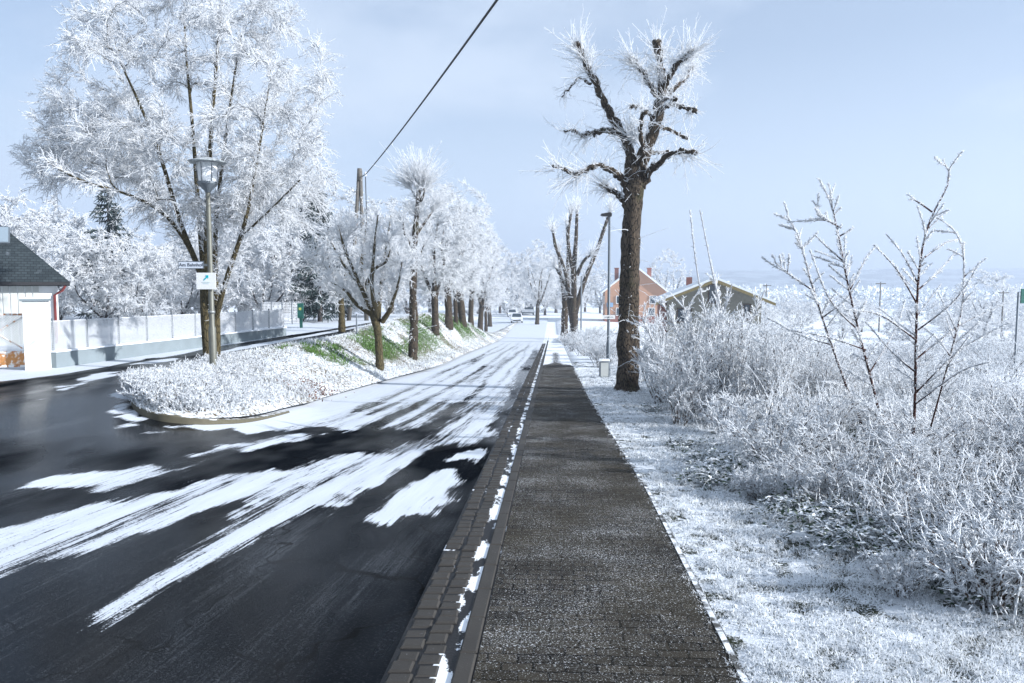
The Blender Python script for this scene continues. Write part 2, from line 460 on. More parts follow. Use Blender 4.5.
SN = np.where(sp, np.clip(SN, .42, .72), SN)
SN = np.where((yy < 17) & (cc > -7), SN*(1-.75*trk), SN)
# side street: two dark wheel tracks in the snow
side = (cc < -6.2) & (yy > 13)
pa = poly([(0, 386), (60, 378), (120, 367), (176, 355), (217, 346.5), (336, 328.2), (372, 322)]); pb = poly([(0, 400), (110, 384), (150, 372), (205, 356), (240, 347), (336, 330.2), (372, 324)])
pc = poly([(120, 384), (160, 372), (217, 354), (336, 332.0), (372, 325)]); pd = poly([(120, 400), (165, 377), (217, 361), (336, 335.2), (372, 327)])
d1 = inside(np.concatenate([pa, pb[::-1]]), jx, yy+(jy-yy)*.3); d2 = inside(np.concatenate([pc, pd[::-1]]), jx, yy+(jy-yy)*.3)
SN = np.where(side & (yy > 18.5), np.where(d1 | d2, .12, 1.0), SN)
verge = poly([(-200, 386), (-60, 386), (0, 382), (60, 375), (120, 364.5), (176, 353), (217, 345), (336, 327)])
SN = np.where((yy > np.interp(xx, verge[:, 0], verge[:, 1])+(jy-yy)*.3) & (xx < verge[-1, 0]), .8, SN)
SN = np.where((yy > 26.5) & (cc < -9.6), 1.0, SN); SN = np.where((yy > 66), np.maximum(SN, .92), SN)
for _ in range(4):
    SN[1:-1, 1:-1] = (SN[1:-1, 1:-1]*2+SN[:-2, 1:-1]+SN[2:, 1:-1]+SN[1:-1, :-2]+SN[1:-1, 2:])/6
SN = np.where((yy < 17) & (cc > -8), SN*(.93-.16*smooth((8-yy)/4)), SN)
rb = MB(); rb.grid(np.stack([xx, yy, Zb(xx, yy)], -1)); tag(rb.build('road', M['asphalt'], attrs={'snow': SN, 'track': trk}), kind='structure')

# gutter: two rows of setts, a snow filled joint and a row of kerb stones
cr = np.array([-.875, -.86, -.645, -.615, -.585, -.51, -.47, -.40]); ys2 = np.arange(-3, 80, .12)
cc, yy = np.meshgrid(cr, ys2, indexing='ij'); xx = cc+K*yy
sv = np.where(np.abs(cc+.56) < .08, .50, .20-.16*smooth((6.5-yy)/2.5))+.5*smooth((yy-34)/25)
gbm = MB(); gbm.grid(np.stack([xx, yy, Zb(xx, yy)+.004], -1)); tag(gbm.build('gutter', M['bed'], attrs={'snow': sv}), kind='structure')
rng = RS(4)
sb = MB()
def stone(c, y, w, l, h, mi=0):
    q = np.array([[-1, -1], [1, -1], [1, 1], [-1, 1]])
    b = q*np.array([w, l])/2*(1+rng.uniform(-.03, .03, (4, 2))); t_ = b*np.array([1-.022/w, 1-.022/l])
    z = Zg(c+K*y, y)
    def pl(a, zz_): return np.stack([c+a[:, 0]+K*(y+a[:, 1]), y+a[:, 1], np.full(4, zz_)-.051*a[:, 1]], 1)
    h += rng.uniform(-.004, .004)
    V = np.concatenate([pl(b, z-.03), pl(b, z+h-.010), pl(t_, z+h)])
    sb.add(V, [[0, 1, 5, 4], [1, 2, 6, 5], [2, 3, 7, 6], [3, 0, 4, 7], [4, 5, 9, 8], [5, 6, 10, 9], [6, 7, 11, 10], [7, 4, 8, 11], [8, 9, 10, 11]], mi, False)
for r_, (c0, w) in enumerate(((-.795, .13), (-.655, .13))):
    y = 1.0+r_*.08
    while y < 62:
        l = rng.uniform(.10, .135); stone(c0+rng.uniform(-.012, .012), y+l/2, w*rng.uniform(.88, 1), l*rng.uniform(.88, 1), .014+rng.uniform(-.007, .007)); y += l+rng.uniform(.014, .024)
y = 1.0
while y < 70:
    stone(-.462, y+.25, .10, .488, .018); y += .5
tag(sb.build('gutter_stones', M['setts']), kind='structure')

# pavement
cp = np.linspace(0, 1, 28); ys3 = np.concatenate([np.arange(-3, 40, .1), np.arange(40, 82, .4)])
uu, yy = np.meshgrid(cp, ys3, indexing='ij')
cright = np.interp(yy, [3, 8, 18, 31, 80], [.96, 1.02, .86, .82, .80])
cc = -.402+uu*(cright+.402); xx = cc+K*yy
sv = smooth((yy-29.5)/4)*1.0-.55*np.exp(-((cc-.15)/.35)**2)*(1-smooth((yy-42)/8))*smooth((yy-30)/3)+.33*smooth((uu-.90)/.1)*(.4+.6*smooth((yy-7)/10))+.2*(1-smooth(uu/.05))
pv = MB(); pv.grid(np.stack([xx, yy, Zb(xx, yy)+.014], -1)); tag(pv.build('pavement', M['paving'], attrs={'snow': sv}), kind='structure')
# thin edging along the field side
yy = np.arange(-3, 60, .25); ce = np.interp(yy, [3, 8, 18, 31, 80], [.96, 1.02, .86, .82, .80])
eb = MB()
prof = [(-.002, .0), (0, .02), (.035, .02), (.04, -.05)]
V = np.array([[[ce[i]+dx+K*yy[i], yy[i], Zg(ce[i]+K*yy[i], yy[i])+dz] for dx, dz in prof] for i in range(len(yy))])
eb.grid(V, sm=False); tag(eb.build('path_edging', plain('edging_frost', (.07, .07, .065), .8, var=.4, frost=.06, scale=20)), kind='structure')

# the bank between the two streets, with its rounded kerbed nose
cxy = lambda c, y: np.array([c+K*y, y])
Rp = [gp(*p)[:2] for p in [(133, 397), (137, 409), (150, 417.5), (175, 422.5), (215, 424), (262, 419), (318, 404), (359, 391), (400, 379), (441, 367)]]
Rp += [cxy(-4.75, 40), cxy(-4.85, 55), cxy(-5.0, 75), cxy(-5.2, 95), cxy(-5.4, 118)]
Lp = [gp(*p)[:2] for p in [(133, 397), (132.5, 392), (137, 387), (150, 382), (170, 375), (195, 366), (218, 358), (280, 346), (340, 336)]]
Lp += [cxy(-8.0, 33), cxy(-7.9, 45), cxy(-7.6, 58), cxy(-7.2, 75), cxy(-6.5, 95), cxy(-5.6, 118)]
Rp = np.array(Rp); Lp = np.array(Lp)
def resamp(P, n):
    s = np.arange(len(P)); q = np.linspace(0, len(P)-1, n)
    # catmull-rom
    out = []
    for t in q:
        i = min(int(t), len(P)-2); f = t-i
        p0, p1, p2, p3 = P[max(i-1, 0)], P[i], P[i+1], P[min(i+2, len(P)-1)]
        out.append(.5*((2*p1)+(-p0+p2)*f+(2*p0-5*p1+4*p2-p3)*f*f+(-p0+3*p1-3*p2+p3)*f**3))
    return np.array(out)
nS, nU = 360, 40
Rr_, Lr_ = resamp(Rp, nS), resamp(Lp, nS)
uu = np.linspace(0, 1, nU)[None, :, None]
BX = Rr_[:, None]*(1-uu)+Lr_[:, None]*uu
wid = np.linalg.norm(Rr_-Lr_, axis=1)[:, None]
u1 = np.linspace(0, 1, nU)[None]
bell = smooth(np.minimum(u1, 1-u1)*wid/.5)
BZ = Zb(BX[..., 0], BX[..., 1])+.03+.09*smooth(wid/.3)*(1-.9*smooth((u1-.4)/.5)*smooth((BX[..., 1]-14)/4))+(.06+.10*fbm(BX[..., 0]*.8, BX[..., 1]*.8, 9))*bell*(1-.85*smooth((u1-.45)/.4))+.14*(fbm(BX[..., 0]*3, BX[..., 1]*3, 19)-.47)*bell
BZ = np.where((u1 < .001) | (u1 > .999), BZ-.02, BZ)
gspots = [(gp(330, 352), 2.6, .9), (gp(300, 357), 1.2, .5), (gp(372, 349), 3.0, 1.0), (gp(395, 343), 4, 1.2), (gp(425, 340), 5, 1.2)]
green = np.zeros(BX.shape[:2])
sI = np.arange(nS)[:, None]/(nS-1)
green = np.exp(-((u1-.60)/.31)**2)*smooth((BX[..., 1]-18.5)/2)*(1-smooth((BX[..., 1]-60)/20))*smooth((fbm(BX[..., 0]*.8, BX[..., 1]*.4, 44)-.36)/.12)
bk = MB(); bk.grid(np.concatenate([BX, BZ[..., None]], -1).transpose(1, 0, 2)); tag(bk.build('bank', M['bank'], attrs={'green': green.T}), kind='structure')
def Zt(x, y):
    d = (BX[..., 0]-x)**2+(BX[..., 1]-y)**2
    i = np.unravel_index(np.argmin(d), d.shape)
    return float(BZ[i]) if d[i] < .12 else Zg(x, y)
# kerb round the nose
kp = np.concatenate([resamp(Lp, nS)[:76][::-1], resamp(Rp, nS)[1:140]])
tn = np.gradient(kp, axis=0); tn /= np.linalg.norm(tn, axis=1)[:, None]; nr = np.stack([tn[:, 1], -tn[:, 0]], 1)
ctr = np.array([gp(215, 400)[:2]]*len(kp)); sgn = np.sign(((ctr-kp)*nr).sum(1)); sgn = np.sign(np.median(sgn)); nr = nr*sgn
hk = np.interp(np.arange(len(kp)), [0, 30, 150, 214], [.03, .12, .12, .03])
V = np.array([[[*(kp[i]+nr[i]*o), Zg(*kp[i])+z] for o, z in ((-.05, -.02), (-.045, hk[i]-.015), (-.03, hk[i]), (.09, hk[i]+.004), (.1, -.02))] for i in range(len(kp))])
kb = MB(); kb.grid(V, sm=False); tag(kb.build('kerb', M['kerbstone']), kind='structure')

# far hills
hx = np.linspace(-2600, 2600, 200); hy = np.linspace(1000, 2600, 40)
X, Y = np.meshgrid(hx, hy, indexing='ij')
hz = Zb(X*.0+3, Y)-6+(34+34*fbm(X/520., Y/900.+3, 77)+10*fbm(X/90., Y/90., 5))*smooth((Y-1000)/700)*np.where(X < -300, .8, 1)
hb = MB(); hb.grid(np.stack([X, Y, hz], -1)); tag(hb.build('hills', M['hill']), kind='structure')

# ------------------------------------------------------------------ frost and branches
def norm(v): return v/(np.linalg.norm(v, axis=-1, keepdims=True)+1e-9)

def sprout(rng, P, Mn, L=(.2, .5), t0=.15, ang=(.4, 1.1), up=.15, droop=0., r=(.009, .004), Kk=4, jit=.08, wl=True):
    """Mn twigs along the polylines P (N,K,3)"""
    N, K0, _ = P.shape
    ln = np.linalg.norm(np.diff(P, axis=1), axis=2).sum(1)
    pr = ln/ln.sum() if wl else None
    i = rng.choice(N, Mn, p=pr); t = rng.uniform(t0, 1, Mn)*(K0-1)
    k = np.minimum(t.astype(int), K0-2); f = (t-k)[:, None]
    p = P[i, k]*(1-f)+P[i, k+1]*f
    T = norm(P[i, k+1]-P[i, k])
    q = norm(np.cross(T, rng.normal(size=(Mn, 3))))
    a = rng.uniform(*ang, Mn)[:, None]
    d = norm(T*np.cos(a)+q*np.sin(a)+np.array([0, 0, up]))
    l = rng.uniform(*L, Mn)[:, None]*(1.15-.5*(t/(K0-1)))[:, None]
    s = np.linspace(0, 1, Kk)[None, :, None]
    b = rng.normal(size=(Mn, 3))*jit+np.array([0, 0, -droop])
    Q = p[:, None]+d[:, None]*l[:, None]*s+b[:, None]*l[:, None]*s**2*1.5
    rr = np.linspace(r[0], r[1], Kk)[None]*rng.uniform(.75, 1.25, (Mn, 1))
    return Q, rr

def spikes(mb, rng, P, Mn, L=(.02, .05), w=.012, mi=0):
    """flat frost needles: one thin triangle each"""
    N, K0, _ = P.shape
    ln = np.linalg.norm(np.diff(P, axis=1), axis=2).sum(1)
    i = rng.choice(N, Mn, p=ln/ln.sum()); t = rng.uniform(0, 1, Mn)*(K0-1); k = np.minimum(t.astype(int), K0-2); f = (t-k)[:, None]
    p = P[i, k]*(1-f)+P[i, k+1]*f
    d = norm(rng.normal(size=(Mn, 3))); T = norm(P[i, k+1]-P[i, k]); e = norm(np.cross(d, rng.normal(size=(Mn, 3))))
    l = rng.uniform(*L, Mn)[:, None]
    V = np.stack([p-e*w/2, p+e*w/2, p+norm(d+.3*T)*l], 1)
    mb.add(V, np.arange(Mn*3).reshape(-1, 3), mi, False)

def poly_resample(pts, rad, Kk):
    pts = np.asarray(pts, float); rad = np.asarray(rad, float)
    s = np.concatenate([[0], np.cumsum(np.linalg.norm(np.diff(pts, axis=0), axis=1))]); q = np.linspace(0, s[-1], Kk)
    n = len(pts)
    P = resamp(pts, (n-1)*6+1); s2 = np.concatenate([[0], np.cumsum(np.linalg.norm(np.diff(P, axis=0), axis=1))]); q = np.linspace(0, s2[-1], Kk)
    o = np.stack([np.interp(q, s2, P[:, j]) for j in range(3)], 1)
    return o, np.interp(q/s2[-1], s/s[-1], rad)

class Skeleton:
    def __init__(self): self.P = []; self.R = []; self.nP = np.zeros((0, 3)); self.nR = np.zeros(0); self.nT = np.zeros((0, 3))
    def stem(self, pts, rad, Kk=10, skip=0, knobs=0, rng=None):
        P, r = poly_resample(pts, rad, Kk)
        if knobs: r = r*(1+rng.uniform(-knobs, knobs, len(r)))
        self.P.append(P); self.R.append(r)
        T = norm(np.gradient(P, axis=0))
        self.nP = np.concatenate([self.nP, P[skip:]]); self.nR = np.concatenate([self.nR, r[skip:]]); self.nT = np.concatenate([self.nT, T[skip:]])
    def tips(self, rng, tips, droop=.1, rmax=.5, rk=.012, rt=.006, wig=.05, Kk=8):
        d0 = np.array([np.min(np.linalg.norm(self.nP-t, axis=1)) for t in tips])
        for t in tips[np.argsort(d0)]:
            v = t-self.nP; d = np.linalg.norm(v, axis=1)
            align = (v*self.nT).sum(1)/(d+1e-6)
            cost = d*(1+.45*(1-align))+.7*np.maximum(0, self.nP[:, 2]-t[2]+.25*d)
            i = np.argmin(cost); s = self.nP[i]; D = d[i]
            if D < .08: continue
            ctrl = s+self.nT[i]*D*.35+np.array([0, 0, D*(.12+droop)])
            q = np.linspace(0, 1, Kk)[:, None]
            P = (1-q)**2*s+2*q*(1-q)*ctrl+q*q*t
            P[1:-1] += rng.normal(size=(Kk-2, 3))*wig*D*.5
            r0 = min(self.nR[i]*.7, .008+rk*D*1.6)
            r = np.linspace(r0, rt, Kk)
            self.P.append(P); self.R.append(r)
            T = norm(np.gradient(P, axis=0))
            self.nP = np.concatenate([self.nP, P[2:]]); self.nR = np.concatenate([self.nR, r[2:]]); self.nT = np.concatenate([self.nT, T[2:]])

def ellipsoid(rng, n, c, r, shell=.5, zmin=None):
    v = norm(rng.normal(size=(n, 3)))*(shell+(1-shell)*rng.uniform(0, 1, (n, 1))**.6)
    p = np.array(c)+v*np.array(r)
    if zmin is not None: p = p[p[:, 2] > zmin]
    return p

def frost_crown(rng, sk, n1, n2, L1=(.3, .6), L2=(.1, .25), r1=(.011, .006), r2=(.009, .004), droop=.15, up=.2, from_=1, nspike=0, sp=(.03, .06), rmax=.022, spw=.012):
    """fine branches, twigs and rime of a tree as one mesh"""
    mb = MB()
    fine = [i for i in range(from_, len(sk.P))]
    BP = np.stack([poly_resample(sk.P[i], sk.R[i], 8)[0] for i in fine])
    Q1, R1 = sprout(rng, BP, n1, L1, .1, (.35, 1.0), up, droop, r1)
    Q2, R2 = sprout(rng, Q1, n2, L2, .05, (.3, 1.1), .05, droop, r2, 3)
    mb.tubes(Q1, R1, 3); mb.tubes(Q2, R2, 3)
    if nspike: spikes(mb, rng, np.concatenate([Q1[:, ::1][:, :3], Q2]), nspike, sp, spw)
    return mb, Q1, Q2

def trunk_mesh(sk, S0=10, thick=.05, bump=0, rng=None):
    mb = MB()
    for P, r in zip(sk.P, sk.R):
        mb.tubes(P, r, S0 if r[0] > thick else 5, cap=(r[-1] > .03))
    return mb

def flare(z, r, k=.35): return r*(1+k*np.exp(-z/.35))

# ------------------------------------------------------------------ big frosted multi stemmed tree on the island
def island_tree():
    rng = RS(12); b = gp(211, 366); b = np.array([b[0], 16.9, 0]); b[0] = (209-CX)/F*16.9*1.0; b[2] = Zt(b[0], b[1])-.06
    t = thing('frosted_tree', 'large many-stemmed tree white with rime rising behind the street lamp on the island', 'tree', b)
    D = 16.9
    def loc(px, py, dy=0): return at(px, py, D+dy)-b
    sk = Skeleton()
    base = np.array([0, 0, 0.])
    main = [[base, loc(207, 330), loc(205, 300), loc(204, 270)], [.15, .125, .11, .10]]
    sk.stem(*main, Kk=10)
    st = [([loc(205, 285), loc(196, 262), loc(180, 222), loc(160, 155, -.5), loc(140, 105, -.9), loc(120, 62, -1.2)], .075),
          ([loc(204, 275), loc(201, 240, .3), loc(197, 190, .8), loc(192, 120, 1.2), (loc(186, 55, 1.4)), loc(184, 12, 1.5)], .07),
          ([loc(205, 290), loc(207, 230, -.2), loc(210, 150, -.4), loc(216, 70, -.5), loc(222, 5, -.6)], .075),
          ([base+[.12, .05, .05], loc(217, 320), loc(215, 262, .2), loc(217, 210, .3), loc(228, 120, .2), loc(240, 40, .1)], .085),
          ([loc(216, 318), loc(226, 280, -.3), loc(241, 236, -.6), loc(250, 200, -.8), loc(259, 150, -1.0), loc(268, 92, -1.3)], .065),
          ([loc(239, 240, -.6), loc(253, 226, -.9), loc(268, 212, -1.2), loc(300, 180, -1.6)], .03),
          ([loc(198, 265), loc(175, 225, .6), loc(140, 185, 1.2), loc(95, 150, 1.7), loc(60, 125, 1.9)], .05),
          ([loc(190, 248), loc(165, 215, -.9), loc(130, 195, -1.6), loc(80, 180, -2.2), loc(45, 160, -2.5)], .045)]
    for p, r in st: sk.stem(p, np.linspace(r, .016, len(p)), Kk=14, skip=4)
    c = loc(188, 118)
    tips = np.concatenate([ellipsoid(rng, 250, loc(196, 100), (3.1, 2.6, 2.9), .6),
                           ellipsoid(rng, 70, loc(105, 140), (1.5, 1.4, 1.0), .4), ellipsoid(rng, 70, loc(285, 165), (1.1, 1.3, 1.5), .4),
                           ellipsoid(rng, 40, loc(180, 30), (2.4, 1.5, .9), .5), ellipsoid(rng, 25, loc(60, 165), (.9, 1, .6), .4)])
    # crown outline as seen: thinner towards the lower sides
    tips = tips[(tips[:, 2] > loc(0, 235)[2])]
    sk.tips(rng, tips, .12, rk=.007, rt=.005)
    trunk_mesh(sk, 9).build('trunk', M['bark_green'], t)
    mb, _, _ = frost_crown(rng, sk, 8000, 44000, (.25, .6), (.07, .22), (.008, .004), (.0075, .004), .14, .22, from_=3, nspike=60000, sp=(.025, .055), spw=.012)
    mb.build('crown', M['frost'], t)
    return t
island_tree()

# ------------------------------------------------------------------ the pollarded tree beside the path
def burst(rng, p, dirn, n, L, spread, r=(.011, .006), Kk=5, up=.0, curl=.18):
    d = norm(np.asarray(dirn)[None]+rng.normal(size=(n, 3))*spread+np.array([0, 0, up]))
    l = rng.uniform(L[0], L[1], n)[:, None]
    s = np.linspace(0, 1, Kk)[None, :, None]
    st = np.asarray(p)[None]+rng.normal(size=(n, 3))*.05
    Q = st[:, None]+d[:, None]*l[:, None]*s+rng.normal(size=(n, 3))[:, None]*curl*l[:, None]*s**2
    return Q, np.linspace(r[0], r[1], Kk)[None]*rng.uniform(.7, 1.2, (n, 1))

def path_tree():
    rng = RS(5); b = gp(627, 391); D = b[1]
    t = thing('pollarded_tree', 'bare pollarded tree with thick dark trunk and white spiky shoots beside the path', 'tree', b)
    S = D/F
    def loc(px, py, dy=0): return at(px, py, D+dy)-b
    sk = Skeleton()
    w = lambda v: v*S/2
    tr = [(627, 396, 26), (627.5, 378, 22.5), (628, 358, 21), (627, 343, 24.5), (628, 332, 20.5), (629.5, 290, 19.5), (631, 240, 18.5), (633, 205, 18), (634, 183, 19.5), (635, 168, 18)]
    P, r = poly_resample([loc(a, b_) for a, b_, _ in tr], [w(c) for _, _, c in tr], 60)
    r = r*(1+.07*np.sin(np.arange(60)*1.3)*rng.uniform(0, 1, 60)); r[:3] *= [1.25, 1.12, 1.04]
    tb = MB()
    # trunk with lobed section
    an = np.arange(18)*2*PI/18
    V = np.array([[[P[i, 0]+r[i]*(1+.06*math.sin(3*a+i*.15)+.04*math.sin(5*a-i*.3)+.03*rng.normal()*.5)*math.cos(a), P[i, 1]+r[i]*(1+.06*math.sin(3*a+i*.15))*math.sin(a), P[i, 2]] for a in list(an)+[0]] for i in range(60)])
    V[:, -1] = V[:, 0]
    tb.grid(V[:, ::-1])
    L = [  # px, py, width px, depth
        [(632, 175, 17, 0), (629, 150, 15, .1), (622, 132, 12, .2), (611, 116, 10, .3), (600, 95, 9, .4), (590, 72, 8, .45), (582, 55, 7, .5), (576, 42, 7, .5)],
        [(637, 178, 20, 0), (645, 153, 16, -.1), (654, 130, 14, -.2), (660, 108, 12, -.25), (663, 90, 11, -.3), (661, 66, 9, -.3), (657, 42, 8, -.3)],
        [(662, 92, 8, -.3), (670, 74, 7, -.6), (680, 62, 6, -.9), (693, 51, 5.5, -1.1)],
        [(664, 96, 7, -.3), (676, 86, 6, .1), (686, 77, 5, .4), (693, 66, 5, .6)],
        [(657, 96, 7, -.25), (648, 80, 6.5, .1), (640, 68, 6, .3), (631, 58, 6, .4)],
        [(659, 110, 6, -.2), (672, 104, 6, -.5), (684, 107, 5.5, -.7), (697, 113, 5.5, -.8)],
        [(656, 127, 5, -.2), (668, 129, 4, .2), (677, 133, 4, .4), (686, 138, 4, .5)],
        [(640, 186, 13, 0), (650, 171, 10, -.2), (660, 161, 8, -.5), (672, 153, 7, -.7), (684, 151, 6, -.9), (698, 153, 5, -1.0)],
        [(644, 155, 5, 0), (656, 152, 4, .3), (668, 152, 4, .5)],
        [(628, 192, 11, 0), (621, 178, 9, -.2), (610, 169, 8, -.5), (596, 166, 7, -.7), (584, 170, 6.5, -.9), (573, 176, 6, -1.0)],
        [(573, 174, 4, -1.0), (562, 168, 3, -1.2), (553, 166, 2, -1.3)],
        [(628, 206, 10, 0), (620, 195, 8, .3), (611, 190, 7, .6), (602, 185, 6, .8)],
        [(622, 134, 9, .2), (609, 130, 8, .5), (597, 132, 7, .8), (583, 136, 6, 1.0)],
        [(583, 136, 3, 1.0), (575, 131, 3, 1.1), (566, 131, 2, 1.2)],
        [(590, 84, 4, .45), (580, 79, 3, .8), (571, 86, 2.5, 1.0), (562, 98, 2, 1.2)],
        [(652, 118, 4, -.2), (644, 108, 4, -.5), (631, 107, 3.5, -.7)],
        [(660, 100, 5, -.25), (668, 98, 4, -.8), (676, 100, 4, -1.4)], [(634, 170, 8, 0), (630, 158, 6, .7), (628, 140, 5, 1.3), (632, 125, 4, 1.6)], [(638, 165, 8, 0), (643, 150, 6, -.7), (640, 130, 5, -1.2), (645, 110, 4, -1.5)]]
    lines = []
    for l in L:
        p = [loc(a, c, d) for a, c, _, d in l]; rr = [w(x)*.74 for _, _, x, _ in l]
        Pq, rq = poly_resample(p, rr, 30); rq = rq*(1+rng.uniform(-.22, .26, 30)); rq[-3:] *= 1.3; Pq[1:] += rng.normal(size=(29, 3))*.022
        tb.tubes(Pq, rq, 9, cap=True); lines.append(Pq)
    tb.build('trunk', M['bark'], t)
    mb = MB(); Qs = []
    for i, (l, n, Lr, sp) in enumerate(zip(lines, [190, 150, 110, 90, 110, 26, 22, 46, 14, 60, 22, 60, 34, 16, 14, 14, 30, 40, 40],
                                 [(.4, 1.0), (.35, 1.0), (.4, .95), (.3, .8), (.35, .8), (.2, .5), (.2, .5), (.4, 1.0), (.2, .5), (.4, 1.1), (.3, .7), (.4, .9), (.3, .8), (.3, .6), (.2, .5), (.2, .5), (.2, .5), (.3, .7), (.3, .7)], [.55]*19)):
        e = l[-1]; d = norm(l[-1]-l[-4])
        Q, rr = burst(rng, e, d, int(n*.5), (Lr[0]*.7, Lr[1]*.92), .85, (.010, .005), 5, .2, .2); Q += ((l[-1]-l[-9])[None, None]*-rng.uniform(0, .7, (len(Q), 1, 1))); Qs.append(Q); mb.tubes(Q, rr, 3)
        Q, rr = burst(rng, l[-8], d, n//5, (Lr[0]*.6, Lr[1]*.85), 1.0, (.010, .005), 5, .2, .25); Qs.append(Q); mb.tubes(Q, rr, 3)
        ls = l[None]; Q, rr = sprout(rng, ls, int(n*.8)+10, (.15, .55), .12, (.7, 1.5), .25, 0, (.009, .004), 4, .2); Qs.append(np.concatenate([Q, Q[:, -1:]], 1)); mb.tubes(Q, rr, 3)
    Q, rr = burst(rng, loc(633, 140), (0, 0, 1), 70, (.3, .9), .9); Qs.append(Q); mb.tubes(Q, rr, 3)
    allQ = np.concatenate(Qs)
    Q, rr = sprout(rng, allQ, 3600, (.08, .3), .2, (.3, .8), .05, .1, (.005, .003), 3); mb.tubes(Q, rr, 3)
    spikes(mb, rng, allQ, 14000, (.02, .045), .012)
    # water shoots on the trunk
    tl = P[None]
    Q, rr = sprout(rng, tl[:, 8:], 60, (.3, .75), 0, (.5, 1.3), .1, .25, (.009, .005), 5, .35); mb.tubes(Q, rr, 3)
    Q2, r2 = sprout(rng, tl[:, 14:26], 55, (.25, .5), 0, (1.0, 1.5), .2, .3, (.008, .005), 5, .5); Q2[:, 1:] += 0; mb.tubes(Q2, r2, 3); spikes(mb, rng, np.concatenate([Q, Q2]), 1500, (.02, .05), .014)
    mb.build('shoots', M['frost'], t)
    return t
path_tree()

# ------------------------------------------------------------------ left row of street trees
ROWG = 'row of street trees on the bank along the road'
def row_tree_first():
    """short, low headed tree with fanning branches"""
    rng = RS(31); b = gp(380, 377); D = b[1]; b[2] = Zt(b[0], b[1])-.03
    t = thing('street_tree', 'short stout tree with fanned brown frosted branches, nearest of the row along the road', 'tree', b, group=ROWG)
    def loc(px, py, dy=0): return at(px, py, D+dy)-b
    S = D/F/2
    sk = Skeleton()
    sk.stem([loc(380, 380), loc(379.5, 360), loc(378, 335), loc(376, 322)], [11*S, 8.2*S, 7.6*S, 8.5*S], 12, skip=9, knobs=.05, rng=rng)
    for p, r in [([(376, 325, 0), (370, 307, .1), (364, 290, .2), (361, 268, .4), (364, 245, .5), (366, 225, .5)], 4.5), ([(364, 290, .2), (352, 275, .6), (342, 262, .9), (330, 240, 1.1)], 3.4),
                 ([(372, 315, 0), (357, 305, -.4), (345, 290, -.8), (334, 284, -1.1)], 3), ([(382, 322, 0), (390, 310, -.2), (393, 300, -.5), (398, 285, -.8), (402, 262, -1)], 3.4),
                 ([(366, 285, .2), (376, 268, -.3), (386, 262, -.6), (390, 250, -.9)], 2.6), ([(378, 320, 0), (380, 295, .6), (384, 265, 1), (388, 235, 1.2), (391, 215, 1.3)], 3.4), ([(376, 320, 0), (360, 285, -.9), (345, 250, -1.3), (338, 225, -1.5)], 3.2), ([(378, 318, 0), (372, 290, -1), (374, 250, -1.5), (378, 215, -1.7)], 3)]:
        sk.stem([loc(a, c, d) for a, c, d in p], np.linspace(r*S*1.7, .018, len(p)), 12, skip=3, knobs=.12, rng=rng)
    tips = ellipsoid(rng, 110, loc(362, 258), (1.75, 1.7, 1.35), .55, loc(0, 312)[2])
    sk.tips(rng, tips, .05, rk=.007, wig=.1)
    trunk_mesh(sk, 10).build('trunk', M['bark_green'], t)
    mb, Q1, _ = frost_crown(rng, sk, 1500, 6500, (.25, .75), (.08, .22), (.010, .005), (.009, .005), .0, .6, nspike=16000, sp=(.02, .055), spw=.018)
    mb.build('crown', M['frost'], t)
row_tree_first()

def row_tree_second():
    rng = RS(32); b = gp(412, 364); D = b[1]; b[2] = Zt(b[0], b[1])-.03
    t = thing('street_tree', 'tall bare rough trunk topped by a fan of white shoots, second of the row', 'tree', b, group=ROWG)
    def loc(px, py, dy=0): return at(px, py, D+dy)-b
    S = D/F/2
    sk = Skeleton()
    sk.stem([loc(412, 367), loc(413, 350), loc(414, 325), loc(413, 295), loc(414, 262), loc(415, 235), loc(417, 212), loc(419, 190)], [11*S, 9*S, 8.5*S, 8*S, 7*S, 6*S, 5*S, 4.5*S], 26, skip=8, knobs=.16, rng=rng)
    for p, r in [([(416, 235, 0), (425, 222, .3), (433, 210, .5)], 3.4), ([(417, 208, 0), (423, 196, -.4), (424, 188, -.5)], 3.2), ([(414, 250, 0), (405, 235, -.4), (403, 222, -.7)], 2.6), ([(417, 200, 0), (413, 192, .6), (409, 186, .9)], 2.6), ([(413, 270, 0), (420, 255, -.7), (424, 245, -1.1)], 2)]:
        sk.stem([loc(a, c, d) for a, c, d in p], np.linspace(r*S, r*S*.6, len(p)), 8, knobs=.12, rng=rng)
    n0 = len(sk.P)
    trunk_mesh(sk, 10).build('trunk', M['bark'], t)
    mb = MB(); Qs = []
    for p, n, d, L in [((419, 188), 260, (0, 0, 1), (.6, 1.65)), ((424, 190), 90, (.4, 0, 1), (.5, 1.3)), ((433, 210), 90, (.6, 0, .8), (.3, 1.0)), ((409, 187), 90, (-.5, .2, .9), (.5, 1.3)), ((403, 222), 60, (-.7, 0, .5), (.3, .9)), ((417, 215), 90, (0, 0, .4), (.3, .9)), ((424, 246), 50, (.5, -.3, .6), (.3, .8))]:
        Q, rr = burst(rng, loc(*p), d, n, L, .45, (.011, .005)); mb.tubes(Q, rr, 3); Qs.append(Q)
    BP = np.stack([poly_resample(P, r, 8)[0] for P, r in zip(sk.P, sk.R)])
    Q, rr = sprout(rng, BP, 520, (.15, .6), .1, (.6, 1.5), .2, .1, (.010, .005), 5, .3); mb.tubes(Q, rr, 3); Qs.append(Q)
    aq = np.concatenate(Qs); Q, rr = sprout(rng, aq, 2600, (.08, .25), .2, (.3, .8), 0, .1, (.007, .004), 3); mb.tubes(Q, rr, 3)
    spikes(mb, rng, aq, 14000, (.02, .05), .016)
    mb.build('shoots', M['frost'], t)
row_tree_second()

